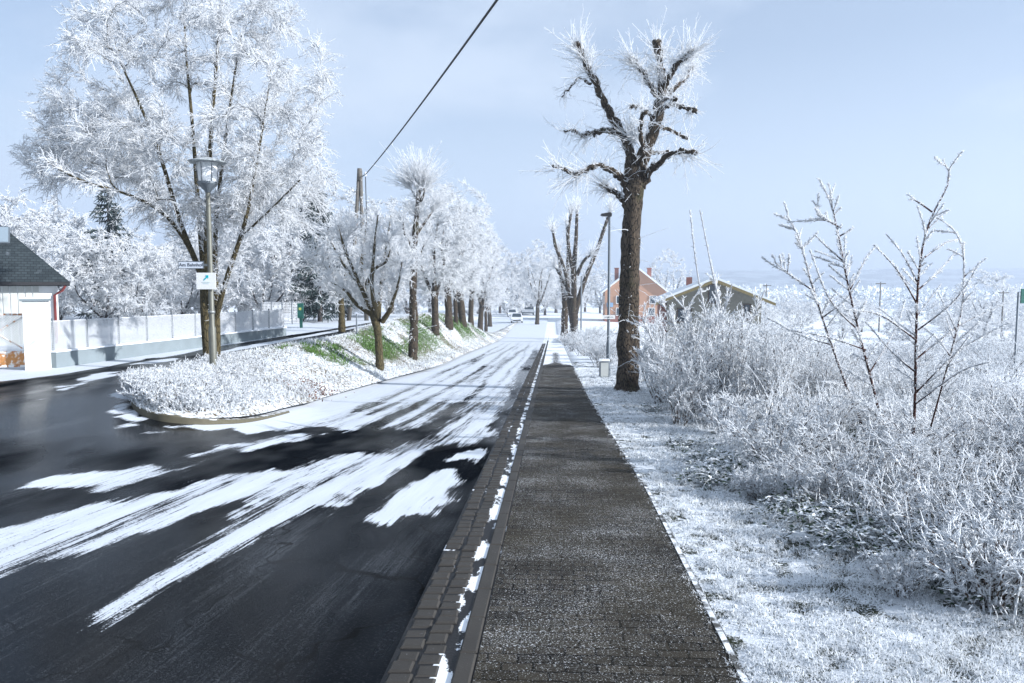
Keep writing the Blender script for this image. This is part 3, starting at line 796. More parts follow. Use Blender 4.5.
def dome_tree(seed, H, hw, r0, bark='bark', fork=.3, name='street_tree', n=(2600, 13000), lean=0., fat=1.0, tipsn=150):
    """meshes of a trunk with limbs, and a white domed crown"""
    rng = RS(seed); sk = Skeleton()
    hf = H*fork
    sk.stem([(0, 0, -.05), (lean*.3, 0, hf*.4), (lean*.6, .05, hf*.8), (lean, .05, hf*1.15)], [r0*1.25, r0, r0*.92, r0*.8], 14, skip=9, knobs=.08, rng=rng)
    nl = rng.randint(4, 6)
    for k in range(nl):
        a = k*2*PI/nl+rng.uniform(-.4, .4); q = rng.uniform(.25, .6)*hw; z0 = hf*rng.uniform(.75, 1.1)
        p = [(lean*.8, 0, z0), (lean+q*.35*math.cos(a), q*.35*math.sin(a), z0+.12*H), (lean+q*.75*math.cos(a), q*.75*math.sin(a), z0+.28*H), (lean+q*math.cos(a+.3), q*math.sin(a+.3), z0+rng.uniform(.4, .52)*H)]
        sk.stem(p, [r0*.6, r0*.45, r0*.3, r0*.16], 12, skip=4, knobs=.12, rng=rng)
    zc = H*(.5+fork*.42); rz = H-zc
    tips = ellipsoid(rng, tipsn, (lean, 0, zc), (hw, hw, rz), .6, hf*.75)
    sk.tips(rng, tips, .1, rk=.006, wig=.08)
    tm = trunk_mesh(sk, 9, .06).mesh('trunk', M[bark])
    f = fat
    mb, _, _ = frost_crown(rng, sk, n[0], n[1], (.3, .75), (.1, .3), (.012*f, .006*f), (.012*f, .006*f), .15, .3, nspike=n[1], sp=(.04, .09), spw=.03*f)
    return tm, mb.mesh('crown', M['frost'])

def place(name, meshes, label, cat, loc, rz=0, group=None, sc=(1, 1, 1)):
    t = thing(name, label, cat, loc, rz, group); t.scale = sc
    for me in meshes: link(me.name.split('.')[0], me, t)
    return t

dA = dome_tree(41, 8.6, 2.3, .19, 'bark', .30, n=(2300, 13000))
dB = dome_tree(42, 9.8, 2.6, .23, 'bark', .28, n=(2500, 14000))
dC = dome_tree(43, 10.6, 2.9, .27, 'bark', .27, n=(2600, 15000), lean=.3)
rows = [(435.5, 357, dA, 40, 'slim trunk with a white crown, third of the row'), (449, 351, dB, 46, 'slim trunk under a round frosted crown, fourth of the row'),
        (463, 346, dC, 55, 'dark trunk under the tallest white crown, fifth of the row'), (471, 342, dB, 65, 'frosted tree with a straight dark trunk, sixth of the row along the road'),
        (480, 339, dC, 76, 'frosted tree with a white rounded crown, seventh of the row along the road'), (486, 336.5, dA, 88, 'frosted tree with a thin dark trunk, eighth of the row along the road'),
        (490, 334, dC, 101, 'frosted tree at the far end of the row along the road')]
for k, (px, py, me, y, lab) in enumerate(rows):
    x = (px-CX)/F*y*1.0; x = at(px, py, y)[0]
    place('street_tree', me, lab, 'tree', (x, y, Zt(x, y)-.05), k*1.3+.4, ROWG, (1, 1, [.93, .9, 1.0, 1.02, 1.0, 1.08, 1.0][k]))
x = at(456, 335, 52)[0]
place('street_tree', dA, 'slender frosted tree standing behind the row near the side street', 'tree', (x, 52, Zt(x, 52)), 2.2, None, (.8, .8, .8))

# pollarded pair beyond the path tree
def far_pollard(px, py, y, seed, label, limbs, wpx, bark='bark'):
    rng = RS(seed); x = at(px, py, y)[0]; b = np.array([x, y, Zg(x, y)-.05]); S = y/F/2
    t = thing('pollarded_tree', label, 'tree', b)
    def loc(a, c, dy=0): return at(a, c, y+dy)-b
    tb = MB(); ls = []
    for l in limbs:
        P, r = poly_resample([loc(a, c, d) for a, c, _, d in l], [w_*S for _, _, w_, _ in l], 18); r = r*(1+rng.uniform(-.12, .12, 18))
        tb.tubes(P, r, 9, cap=True); ls.append(P)
    tb.build('trunk', M[bark], t)
    mb = MB(); Qs = []
    for P in ls[1:]:
        Q, rr = burst(rng, P[-1], norm(P[-1]-P[-4]), 70, (.5, 1.5), .5, (.022, .012), 4, .2); mb.tubes(Q, rr, 3); Qs.append(Q)
    BP = np.stack([poly_resample(P, np.ones(len(P)), 8)[0] for P in ls])
    Q, rr = sprout(rng, BP, 750, (.2, .9), .15, (.6, 1.4), .2, .05, (.025, .012), 4, .25); mb.tubes(Q, rr, 3); Qs.append(Q)
    spikes(mb, rng, np.concatenate(Qs), 4000, (.06, .12), .04)
    mb.build('shoots', M['frost'], t)
far_pollard(574, 339, 66, 3, 'dark pollarded tree with forked upright limbs behind the tall lamp post', [
    [(574, 341, 11, 0), (574, 325, 9, 0), (573.5, 312, 9, 0)], [(572, 318, 6, 0), (569, 300, 5, .3), (567, 280, 4, .6), (562, 262, 3, .8), (556, 248, 3, 1), (553, 232, 2.5, 1)],
    [(573, 315, 7, 0), (574, 290, 6, -.3), (574, 265, 5, -.5), (576, 240, 4, -.6), (577, 212, 3, -.6)], [(575, 315, 6, 0), (580, 295, 5, 0), (588, 272, 4, .3), (597, 250, 4, .5), (603, 232, 3.5, .6), (610, 212, 3, .6)],
    [(574, 280, 4, -.4), (570, 255, 3.5, -.9), (568, 235, 3, -1.2), (571, 214, 2.5, -1.3)], [(577, 275, 4, -.4), (583, 262, 3, -.8), (590, 255, 2.5, -1)], [(569, 292, 4, .4), (560, 275, 3, .9), (556, 268, 2.5, 1.3)]], 9)
far_pollard(564.5, 336, 74, 8, 'frost-clad pollarded trunk just left of the dark forked tree', [
    [(564.5, 338, 8, 0), (564.5, 325, 7, 0), (565, 308, 6.5, 0)], [(565, 312, 5, 0), (563, 290, 4, .3), (560, 270, 3, .5), (559, 252, 2.5, .5)], [(565, 312, 5, 0), (567, 285, 4, .3), (568, 255, 3, .5), (567, 226, 2.5, .5)], [(565, 300, 4, 0), (570, 280, 3, .4), (575, 262, 3, .9)]], 7, 'bark_frosty')

# ------------------------------------------------------------------ background woods: individual frosted trees
bgA = dome_tree(51, 9.5, 3.9, .22, 'bark_far', .12, n=(1800, 8000), fat=2.6, tipsn=170)
bgB = dome_tree(52, 12, 4.2, .25, 'bark_far', .16, n=(2000, 9000), fat=2.8, tipsn=170)
bgC = dome_tree(53, 5.5, 3.2, .12, 'bark_far', .06, n=(1700, 7000), fat=2.0, tipsn=150)
bgD = dome_tree(54, 6.5, 3.6, .13, 'bark_far', .07, n=(1700, 7500), fat=2.1, tipsn=160)
BW = 'frosted trees of the wood behind the white fence'
wood = [ # px, y, mesh, scale, sort
 (18, 38, bgD, 1.0), (60, 36, bgC, .9), (105, 34, bgD, .66), (60, 48, bgA, .75), (150, 44, bgC, .8), (142, 33, bgC, .64), (182, 38, bgC, .74), (215, 48, bgD, .9), (245, 40, bgC, .9),
 (262, 36, bgD, .78), (285, 50, bgA, .95), (348, 41, bgC, .7), (285, 52, bgB, .9), (240, 60, bgB, .75), (200, 64, bgB, .68), (335, 56, bgB, .85), (345, 46, bgD, .9), (372, 60, bgA, 1.0), (392, 62, bgB, .85), (408, 75, bgB, .9), (40, 52, bgA, .72), (130, 60, bgA, .8), (-10, 46, bgD, 1.0)]
woodlab = ['frosted bushy tree at the wood edge behind the white fence', 'tall hazy frosted tree deep in the wood behind the white fence']
for k, (px, y, me, s) in enumerate(wood):
    x = (px-CX)/F*y
    place('frosted_tree', me, woodlab[0] if me in (bgC, bgD) else woodlab[1], 'tree', (x, y, Zg(x, y)-.1), k*2.1, BW, (s*(1+.1*math.sin(k)), s, s))
FG = 'frosted trees at the far end of the road'
fars = [(452, 150, bgB, 1.35), (478, 160, bgB, 1.35), (500, 165, bgB, 1.2), (520, 170, bgA, 1.5), (538, 178, bgB, 1.45), (556, 168, bgA, 1.5), (545, 150, bgA, 1.15), (585, 180, bgB, 1.2), (600, 170, bgA, 1.1), (430, 130, bgB, 1.2), (508, 145, bgC, 1.4), (568, 150, bgD, 1.2), (470, 128, bgD, 1.3)]
for k, (px, y, me, s) in enumerate(fars):
    x = (px-CX)/F*y
    place('frosted_tree', me, 'pale frosted tree in the wood closing the far end of the road', 'tree', (x, y, Zg(x, y)-.1), k*1.7+.3, FG, (s, s, s))
x = at(537, 322, 108)[0]
place('frosted_tree', dC, 'white frosted tree with a forked dark trunk standing alone before the bus', 'tree', (x, 108, Zg(x, 108)-.05), 1.0, None, (1.05, 1.05, 1.03))
x = at(668, 300, 165)[0]
place('frosted_tree', bgB, 'round frosted tree rising behind the orange house', 'tree', (x, 165, Zg(x, 165)), .5, None, (1.25, 1.25, 1.25))
VG = 'frosted trees in the valley to the right'
rng = RS(77)
for k in range(46):
    y = 75+190*rng.uniform()**1.2; px = rng.uniform(745, 1120)
    x = (px-CX)/F*y; me = [bgC, bgD, bgA, bgC][k % 4]; s = rng.uniform(.65, 1.05)*(1 if y > 110 else .62)
    if me is bgA: s *= .75
    place('frosted_tree', me, 'hazy frosted tree in the valley beyond the right-hand field', 'tree', (x, y, Zg(x, y)-.2), rng.uniform(0, 6), VG, (s*1.25, s*1.25, s))
for k, (px, y, s, lab) in enumerate([(985, 120, 1.15, 'largest rounded frosted tree above the valley near the right edge'), (765, 95, .62, 'white frosted bush tree beside the ochre house gable'), (742, 52, .42, 'low white bush under the ochre house eave')]):
    x = (px-CX)/F*y
    place('frosted_tree', [bgA, bgD, bgC][k], lab, 'tree', (x, y, Zg(x, y)-.1), k*1.1, None, (s*1.1, s*1.1, s))
# far wood: one mass
mb = MB(); n = 2300; rng = RS(91)
yy = 240+660*rng.uniform(0, 1, n); px = rng.uniform(420, 1280, n); xx = (px-CX)/F*yy; h = rng.uniform(5, 11, n); w = h*rng.uniform(.3, .5, n); z0 = Zb(xx, yy)-.5
m_ = 75; i_ = np.repeat(np.arange(n), m_); v = norm(rng.normal(size=(n*m_, 3)))*rng.uniform(.5, 1, (n*m_, 1)); p = np.stack([xx[i_], yy[i_], z0[i_]+h[i_]*.55], 1)+v*np.stack([w[i_], w[i_], h[i_]*.5], 1)
d = norm(v+rng.normal(size=v.shape)*.7+[0, 0, .4]); e = norm(np.cross(d, rng.normal(size=v.shape))); l = rng.uniform(.7, 1.9, (n*m_, 1)); wd = rng.uniform(.25, .7, (n*m_, 1))
mb.add(np.stack([p-e*wd, p+e*wd, p+d*l], 1), np.arange(n*m_*3).reshape(-1, 3), 0, False)
fm = NT('far_frosted_wood'); fn = fm.noise(.55, detail=6, rough=.75)
fm.set(fm.mix(fm.ramp(fn, .36, .5), (.14, .16, .18), (.80, .83, .86)), .9, .1)
tag(mb.build('far_wood', fm.m), 'mass of distant frosted woodland across the valley below the hills', 'woodland', kind='stuff')

# conifers
def conifer(seed, H, w):
    rng = RS(seed); tb = MB(); tb.tubes(np.array([[0, 0, 0], [0, 0, H*.5], [0, 0, H]]), np.array([.18, .1, .02]), 8)
    br = []
    for k in range(int(H*15)):
        z = H*(.08+.9*k/(H*15)); L = w*(1-(z/H))**.8*rng.uniform(.75, 1.1)+.15; a = rng.uniform(0, 2*PI)
        s = np.linspace(0, 1, 6)[:, None]; d = np.array([math.cos(a), math.sin(a), 0])
        br.append(np.array([0, 0, z])+d*L*s+np.array([0, 0, 1.])*(-.30*L*s+.22*L*s*s))
    br = np.array(br); cb = MB()
    cb.tubes(br, np.linspace(.04, .012, 6)[None].repeat(len(br), 0), 3)
    Q, rr = sprout(rng, br, len(br)*22, (.2, .6), .1, (.5, 1.1), -.1, .25, (.045, .015), 3); cb.tubes(Q, rr, 3)
    mb2 = MB(); Q2, r2 = sprout(rng, br, len(br)*7, (.2, .6), .35, (.4, 1.1), .15, .1, (.025, .012), 3); Q2[..., 2] += .07; mb2.tubes(Q2, r2, 3)
    return [tb.mesh('trunk', M['bark_far']), cb.mesh('crown', M['conifer']), mb2.mesh('frost_cover', M['frost'])]
cfA = conifer(3, 9.5, 2.6)
for px, y, s, lab in [(112, 38, .74, 'dark green spruce dusted with frost behind the left part of the big tree'), (320, 36, .70, 'dark green spruce with snowy boughs behind the utility pole'), (300, 58, 1.1, 'tall dark spruce half hidden to the right of the big frosted tree')]:
    x = (px-CX)/F*y; place('spruce_tree', cfA, lab, 'tree', (x, y, Zg(x, y)-.1), px, None, (s, s, s))

# small trunk and slim post by the side street
x = at(342, 333, 28.5)[0]
st = dome_tree(61, 4.2, 1.2, .12, 'bark_green', .32, n=(700, 3000), tipsn=50)
place('street_tree', st, 'small thin tree beside the side street, left of the nearest row tree', 'tree', (x, 28.5, Zt(x, 28.5)-.03), .4)

# ------------------------------------------------------------------ right side: saplings, bushes, weeds, grass
def sapling(lines, D, seed, label, extra, n=26):
    rng = RS(seed)
    b = np.array([*at(*lines[0][0], D)[:2], 0]); b[2] = Zg(b[0], b[1])
    t = thing('frosted_sapling', label, 'sapling', b)
    sm_ = MB(); fr = MB(); ls = []
    for j, l in enumerate(lines):
        P = [at(a, c, D)-b for a, c in l]
        if j == 0: P[0] = np.array([0, 0, -.05])
        Pq, rq = poly_resample(P, np.linspace(.019, .005, len(P)) if j == 0 else np.linspace(.010, .004, len(P)), 26)
        sm_.tubes(Pq, rq, 7); ls.append(Pq)
    BP = np.stack(ls)
    for a in extra:
        P = np.array([at(q[0], q[1], D+q[2])-b for q in a]); Pq, rq = poly_resample(P, np.linspace(.010, .004, len(P)), 26); sm_.tubes(Pq, rq, 6); ls.append(Pq)
    Q, rr = sprout(rng, BP[:, 6:], n*2, (.1, .5), .0, (.6, 1.1), .12, .02, (.005, .003), 26, .06, True); sm_.tubes(Q, rr, 5)
    sm_.build('stem', M['brownstem'], t)
    allq = np.concatenate([np.stack(ls), Q])
    spikes(fr, rng, allq[:, 8:], 5200, (.012, .034), .012); 
    Q2, r2 = sprout(rng, allq[:, 6:], 2200, (.015, .05), 0, (.6, 1.3), .3, 0, (.007, .004), 3); fr.tubes(Q2, r2, 4)
    # rime along the upper side of each twig
    up = allq[len(BP):, 3:]+np.array([0, 0, .003]); fr.tubes(up, np.tile(np.linspace(.0095, .0065, up.shape[1]), (len(up), 1))*rng.uniform(.75, 1.25, up.shape[:2]), 5)
    up = BP[:, 13:]+np.array([-.003, 0, .003]); fr.tubes(up, np.tile(np.linspace(.008, .008, up.shape[1]), (len(up), 1))*rng.uniform(.8, 1.2, up.shape[:2]), 5)
    fr.build('frost_coat', M['frost'], t)
sapling([[(909, 486), (913, 440), (915, 399), (916, 340), (918, 285), (923, 245), (932, 216), (947, 187), (949, 172), (943, 160)], [(932, 212), (915, 200), (909, 212 - 12)],
         [(930, 430), (941, 390), (953, 345), (962, 307), (964, 270), (963, 249), (954, 230), (938, 218)]], 8.6, 3, 'tallest dark-stemmed frosted sapling in the thicket at right, hooked tip',
        [[(917, 304, 0), (897, 270, -.1), (874, 245, -.2)], [(919, 286, 0), (903, 255, .1), (886, 234, .2)], [(918, 330, 0), (955, 300, -.2), (980, 262, -.3)], [(915, 360, 0), (960, 325, .1), (1006, 303, .2)], [(914, 395, 0), (960, 350, -.2), (1010, 322, -.3)], [(916, 340, 0), (880, 315, -.3), (845, 310, -.5)], [(915, 372, 0), (890, 350, .2), (866, 322, .3)], [(921, 260, 0), (945, 243, .2), (958, 240, .3)], [(918, 290, 0), (940, 270, .3), (957, 250, .5)], [(914, 405, 0), (960, 372, -.3), (990, 362, -.5)]], 22)
sapling([[(888, 470), (880, 420), (876, 399), (861, 340), (848, 285), (839, 238), (830, 201), (819, 179)], [(840, 236), (850, 230), (853, 227)], [(841, 228), (830, 222), (816, 214)]], 9.4, 4, 'dark-stemmed frosted sapling leaning left, middle of the three in the thicket',
        [[(850, 290, 0), (864, 262, .1), (875, 247, .2)], [(858, 330, 0), (830, 300, -.2), (810, 250, -.3)], [(844, 262, 0), (825, 245, .2), (815, 235, .3)], [(866, 350, 0), (830, 338, -.2), (790, 330, -.4)], [(870, 372, 0), (895, 330, .3), (905, 300, .5)]], 20)
sapling([[(872, 460), (862, 425), (847, 388), (826, 329), (811, 282), (799, 238), (787, 216)], [(815, 292), (790, 275), (775, 262)]], 10.2, 5, 'thin frosted sapling leaning far left, leftmost of the three in the thicket',
        [[(832, 345, 0), (800, 335, .2), (768, 318, .4)], [(822, 318, 0), (845, 300, -.2), (860, 280, -.3)]], 16)
# bush with two tall shoots behind the thicket
def shooting_bush():
    rng = RS(9); D = 14.5; b = np.array([*at(705, 420, D)[:2], 0]); b[2] = Zg(b[0], b[1])
    t = thing('frosted_bush', 'spreading white bush with two tall straight shoots right of the path tree', 'bush', b)
    S = [[(700, 430), (712, 380), (708, 330), (697, 270), (690, 210)], [(708, 430), (720, 370), (722, 320), (712, 270), (700, 210), (694, 205)][:5], [(705, 430), (735, 360), (752, 320), (765, 290)],
         [(700, 430), (690, 370), (676, 330), (662, 302)], [(706, 430), (712, 350), (728, 300), (732, 284)], [(700, 430), (680, 390), (655, 345), (642, 318)], [(703, 430), (725, 390), (770, 345), (800, 322)],
         [(703, 430), (700, 370), (690, 330), (682, 300)], [(703, 430), (740, 390), (745, 340), (741, 310)], [(703, 430), (715, 340), (718, 300), (716, 282)], [(700, 430), (672, 400), (650, 370), (640, 350)], [(703, 430), (690, 350), (688, 310), (700, 290)], [(703, 430), (745, 400), (780, 370), (800, 360)]]
    ls = []; mb = MB(); sm_ = MB()
    for k, l in enumerate(S):
        dz = rng.uniform(-.8, .8) if k > 1 else 0
        P = [at(a, c, D+dz*i/3)-b for i, (a, c) in enumerate(l)]; P[0] = np.array([rng.uniform(-.15, .15), rng.uniform(-.15, .15), 0])
        Pq, rq = poly_resample(P, np.linspace(.02, .008, len(P)), 20); sm_.tubes(Pq, rq*.9, 5); mb.tubes(Pq[8:], rq[8:]*1.25, 5); ls.append(Pq)
    BP = np.stack(ls)
    Q, rr = sprout(rng, BP[2:, 5:], 230, (.2, .6), 0, (.35, .9), .2, 0, (.011, .006), 6, .06); mb.tubes(Q, rr, 4)
    Q2, r2 = sprout(rng, BP[:, 8:], 700, (.03, .09), 0, (.5, 1.2), .2, 0, (.010, .005), 3); mb.tubes(Q2, r2, 3)
    Q3, r3 = sprout(rng, Q, 2200, (.04, .12), .1, (.4, 1), .1, 0, (.009, .004), 3); mb.tubes(Q3, r3, 3)
    spikes(mb, rng, np.concatenate([BP[:, 8:14], Q]), 9000, (.015, .04), .014)
    sm_.build('stems', M['brownstem'], t); mb.build('frost_coat', M['frost'], t)
shooting_bush()

def shrub_mesh(seed, h, w, ns=34, n1=330, n2=1700, arch=.35):
    rng = RS(seed); a = rng.uniform(0, 2*PI, ns); rr = w*np.sqrt(rng.uniform(0.02, 1, ns)); hh = h*rng.uniform(.55, 1.05, ns)
    s = np.linspace(0, 1, 8)[None, :, None]; d = np.stack([np.cos(a), np.sin(a), 0*a], 1)
    b = d*w*.22*rng.uniform(0, 1, (ns, 1)); tip = d*rr[:, None]+np.array([0, 0, 1])*hh[:, None]
    P = b[:, None]*(1-s)+tip[:, None]*s+np.array([0, 0, 1.])*(arch*hh[:, None, None]*s*(1-s)*1.6)+rng.normal(size=(ns, 1, 3))*.12*s*(1-s)*h
    P[:, 0, 2] = -.05
    st = MB(); st.tubes(P, np.linspace(.011, .005, 8)[None].repeat(ns, 0), 4)
    fr = MB()
    Q, r1 = sprout(rng, P, n1, (.12*h, .34*h), .25, (.4, 1.0), .2, .12, (.007, .004), 4, .12); fr.tubes(Q, r1, 3)
    Q2, r2 = sprout(rng, Q, n2, (.04, .12), .1, (.4, 1.1), .1, .0, (.006, .003), 3); fr.tubes(Q2, r2, 3)
    spikes(fr, rng, np.concatenate([P[:, 2:6], Q]), n2*4, (.012, .035), .011)
    return [st.mesh('stems', M['frost_twig']), fr.mesh('frost_coat', M['frost_weed'])]
SH = [shrub_mesh(100+i, h, w) for i, (h, w) in enumerate(((1.25, .85), (1.6, .8), (.9, .9), (1.15, 1.1), (.6, .55)))]
THG = 'frosted shrubs of the thicket right of the path'
rng = RS(123); pts = []
k = 0
for tries in range(1200):
    y = 2.6+24*rng.uniform()**1.15
    lo = np.interp(y, [4, 5, 7.6, 12, 19, 30], [2.6, 2.5, 2.35, 2.4, 2.9, 3.0]); c = lo+.35+rng.uniform()**1.4*max(3.5, min(7, .66*y))
    x = c+K*y
    if x/y > .95 or y < 4.9: continue
    if any((x-p[0])**2+(y-p[1])**2 < (.70+.03*y)**2 for p in pts): continue
    pts.append((x, y, c-lo))
    if len(pts) > 96: break
for x, y, e in pts:
    i = [2, 4][k % 2] if e < .6 else [0, 1, 3, 0, 2][k % 5]
    hf = float(np.interp(x/y, [.17, .24, .32, .42, .7, .9], [1.05, 1.35, 1.1, .62, .56, .9])) if y < 20 else .62
    s = rng.uniform(.8, 1.15)*(1.0 if y < 9 else 1.1)*(.45+.55*hf); zsc = hf/(.45+.55*hf)
    place('frosted_shrub', SH[i], 'tangled leafless frosted shrub in the thicket right of the path', 'shrub', (x, y, Zg(x, y)-.04), rng.uniform(0, 6.28), THG, (s, s, s*zsc*rng.uniform(.85, 1.1))); k += 1
for j in range(60):
    y = 15+42*rng.uniform()**1.1; x = y*rng.uniform(.24, .74)
    if x-K*y < 4.5: continue
    s = rng.uniform(.7, 1.15)*(.85+y*.008)
    place('frosted_shrub', SH[[0, 1, 3, 2][j % 4]], 'hazy white shrub in the open field behind the thicket', 'shrub', (x, y, Zg(x, y)-.05), j*1.3, 'white shrubs in the field behind the thicket', (s*1.2, s*1.2, s*.8))
# shrubs left of the far path end
for j, (px, y, s) in enumerate([(572, 46, 1.0), (585, 40, 1.2), (597, 36, 1.1), (590, 52, 1.2), (602, 58, 1.2), (566, 58, 1.0), (600, 30, .9), (612, 33, 1.0)]):
    x = (px-CX)/F*y
    place('frosted_shrub', SH[[0, 3, 2][j % 3]], 'rounded white shrub beside the far end of the path', 'shrub', (x, y, Zg(x, y)-.05), j*1.9, 'white shrubs beside the far end of the path', (s*1.1, s*1.1, s))

# leafy brambles with dark frosted leaves
def bramble_mesh(seed, w, n):
    rng = RS(seed); fr = MB(); lf = MB(); ns = 16
    a = rng.uniform(0, 2*PI, ns); L = w*rng.uniform(.6, 1.2, ns); s = np.linspace(0, 1, 8)[None, :, None]; d = np.stack([np.cos(a), np.sin(a), 0*a], 1)
    P = d[:, None]*L[:, None, None]*s+np.array([0, 0, 1.])*(L[:, None, None]*2.0*s*(1-s)*rng.uniform(.5, 1, (ns, 1, 1)))
    fr.tubes(P, np.linspace(.007, .004, 8)[None].repeat(ns, 0), 4)
    i = rng.randint(0, ns, n); t = rng.uniform(.1, 1, n)*7; k = np.minimum(t.astype(int), 6); f = (t-k)[:, None]
    p = P[i, k]*(1-f)+P[i, k+1]*f+rng.normal(size=(n, 3))*.035
    u = norm(rng.normal(size=(n, 3))*[1, 1, .35]); v = norm(np.cross(u, rng.normal(size=(n, 3))*.5+[0, 0, 1])); l = rng.uniform(.03, .07, n)[:, None]
    nn = np.cross(u, v)
    V = np.stack([p, p+u*l*.45+v*l*.38-nn*l*.1, p+u*l*1.1, p+u*l*.45-v*l*.38-nn*l*.1, p+u*l*.5], 1)
    b = np.arange(n)[:, None]*5
    lf.add(V, np.concatenate([b+[0, 4, 1], b+[1, 4, 2], b+[2, 4, 3], b+[3, 4, 0]]), 0, False)
    spikes(fr, rng, P, 1200, (.012, .03), .01)
    return [fr.mesh('stems', M['frost_weed']), lf.mesh('leaves', M['greenleaf'])]
UP = [shrub_mesh(120, 2.1, .62, 34, 420, 2300, .08), shrub_mesh(121, 1.8, .75, 36, 420, 2300, .1)]
for j, (px, y, s) in enumerate([(662, 16.5, .95), (682, 13.2, .8), (728, 13.8, .95), (748, 16.0, 1.05), (775, 13.0, .85), (800, 17, .95), (715, 18, 1.0), (830, 14, .75)]):
    x = (px-CX)/F*y
    place('frosted_shrub', UP[j % 2], 'tall upright frosted twiggy shrub around the bush with two long shoots', 'shrub', (x, y, Zg(x, y)-.05), j*2.1, 'upright shrubs behind the thicket', (s, s, s))
BR = [bramble_mesh(200, .55, 420), bramble_mesh(201, .8, 800)]
for j, (px, py, i, s) in enumerate([(700, 462, 0, .8), (735, 478, 0, 1.0), (690, 448, 0, .7), (815, 520, 1, .7), (860, 535, 0, 1.0), (985, 560, 1, .9), (1000, 520, 1, .9), (930, 545, 0, .9), (655, 412, 0, .8), (775, 497, 0, 1.0), (905, 575, 0, .7), (840, 548, 0, 1.0), (880, 560, 1, .7), (720, 486, 0, .9), (795, 515, 0, .9), (950, 590, 1, .7), (1010, 600, 1, .8)]):
    p = gp(px, py); place('bramble', BR[i], 'low bramble with dark green frost-edged leaves at the foot of the thicket', 'bramble', (p[0], p[1], Zg(p[0], p[1])), j*1.7, 'brambles at the foot of the thicket', (s, s, s*.8))
for j, (px, py, s) in enumerate([(990, 612, .85), (900, 600, .45), (755, 500, .5), (800, 505, .6)]):
    p = gp(px, py); place('frosted_shrub', SH[4], ['dense white low shrub at the lower right corner of the verge', 'small white tuft shrub in front of the brambles', 'small frosted shrub at the inner edge of the thicket', 'small frosted shrub at the inner edge of the thicket'][j], 'shrub', (p[0], p[1], Zg(p[0], p[1])), j, None if j < 2 else 'small shrubs at the inner thicket edge', (s, s, s))

# tall frosted weeds over the field: nobody could count these
rng = RS(55); n = 11500
y = 4.2+74*rng.uniform(0, 1, n)**1.45; lo = np.interp(y, [4, 5, 7.6, 12, 19, 30, 60], [2.6, 2.5, 2.3, 2.3, 2.4, 2.2, 1.8])
c = lo+.2+rng.uniform(0, 1, n)**1.2*np.minimum(34, y*.75+1); x = c+K*y
z = Zb(x, y); h = rng.uniform(.35, 1.2, n)*(.35+1.1*fbm(x*.5, y*.5, 8))*np.clip(.35+(c-lo)*.6, .3, 1.05)*np.interp(x/y, [.2, .3, .45], [1.1, 1.0, .75])
s = np.linspace(0, 1, 5)[None, :, None]
d = rng.normal(size=(n, 3))*[.28, .28, 0]; P = np.stack([x, y, z-.03], 1)[:, None]+np.array([0, 0, 1.])*h[:, None, None]*s+d[:, None]*h[:, None, None]*s**1.8
wm = MB(); rad = np.clip(.0035+.00028*y, .004, .014)
wm.tubes(P, rad[:, None]*np.linspace(1.1, .7, 5)[None], 3)
Q, r1 = sprout(rng, P, 30000, (.06, .24), .4, (.35, .95), .15, .05, (.006, .003), 3, .1)
fy = np.clip(.7+.05*Q[:, 0, 1], 1, 2.6)[:, None]; wm.tubes(Q, r1*fy, 3)
nearq = Q[Q[:, 0, 1] < 16]; spikes(wm, rng, nearq, 60000, (.012, .035), .011)
tag(wm.build('frosted_weeds', M['frost_weed']), 'tall dry weeds coated in white rime over the right-hand field', 'weeds', kind='stuff')

# frosted grass on the verge and in the field
def blades(rng, x, y, z, h, w, lean=.7, mi=0, mb=None):
    n = len(x); a = rng.uniform(0, 2*PI, n); b = rng.uniform(0, 2*PI, n)
    p = np.stack([x, y, z-.005], 1); e = np.stack([np.cos(a), np.sin(a), 0*a], 1)*w[:, None]/2
    l = np.stack([np.cos(b), np.sin(b), 0*b], 1)*(h*rng.uniform(.2, lean*1.6, n))[:, None]
    mid = p+l*.35+np.array([0, 0, 1])*(h*.65)[:, None]; tip = p+l+np.array([0, 0, 1])*(h*rng.uniform(.5, 1, n))[:, None]
    V = np.stack([p-e, p+e, mid+e*.7, mid-e*.7, tip], 1); i = np.arange(n)[:, None]*5
    mb.add(V, i+[0, 1, 2, 3], mi, False); mb.F.append(((i+[3, 2, 4])+mb.n-n*5, mi, False))
def Zv(x, y, c): return Zb(x, y)+(fbm(x*.5, y*.5, 3)-.47)*.35*smooth((c-1.6)/2.5)+.012+.05*(fbm(x*7, y*7, 33)-.47)*smooth((c-1.0)/.25)
yy = np.concatenate([np.arange(1.5, 12, .05), np.arange(12, 34, .12)]); u = np.linspace(0, 1, 130)
ce = np.interp(yy, [3, 8, 18, 31, 80], [.96, 1.02, .86, .82, .80])+.045
cc = ce[None]+u[:, None]**1.2*(4.0+.2*yy[None]); Y = np.broadcast_to(yy[None], cc.shape); X = cc+K*Y
hgt = fbm(X*7, Y*7, 33)+.3*(fbm(X*1.6, Y*1.6, 35)-.47)-.42*smooth((cc-np.interp(Y, [4, 5, 7.6, 12, 19, 30], [2.8, 2.7, 2.5, 2.5, 2.9, 3.0]))/.5)
vm_ = NT('frosted_turf'); co = vm_.coord(); vk = vm_.math('ADD', vm_.attr('hgt'), vm_.math('MULTIPLY', vm_.math('SUBTRACT', vm_.noise(60, co, 5, .7), .5), .9))
vm_.set(vm_.mix(vm_.ramp(vk, .32, .46), vm_.mix(vm_.noise(30, co), (.012, .016, .010), (.04, .05, .022)), (.84, .87, .90)), .85, .2); vm_.bump(vm_.noise(70, co, 4, .7), .8, .03)
q = MB(); q.grid(np.stack([X, Y, Zv(X, Y, cc)], -1)); tag(q.build('verge', vm_.m, attrs={'hgt': hgt}), kind='structure')
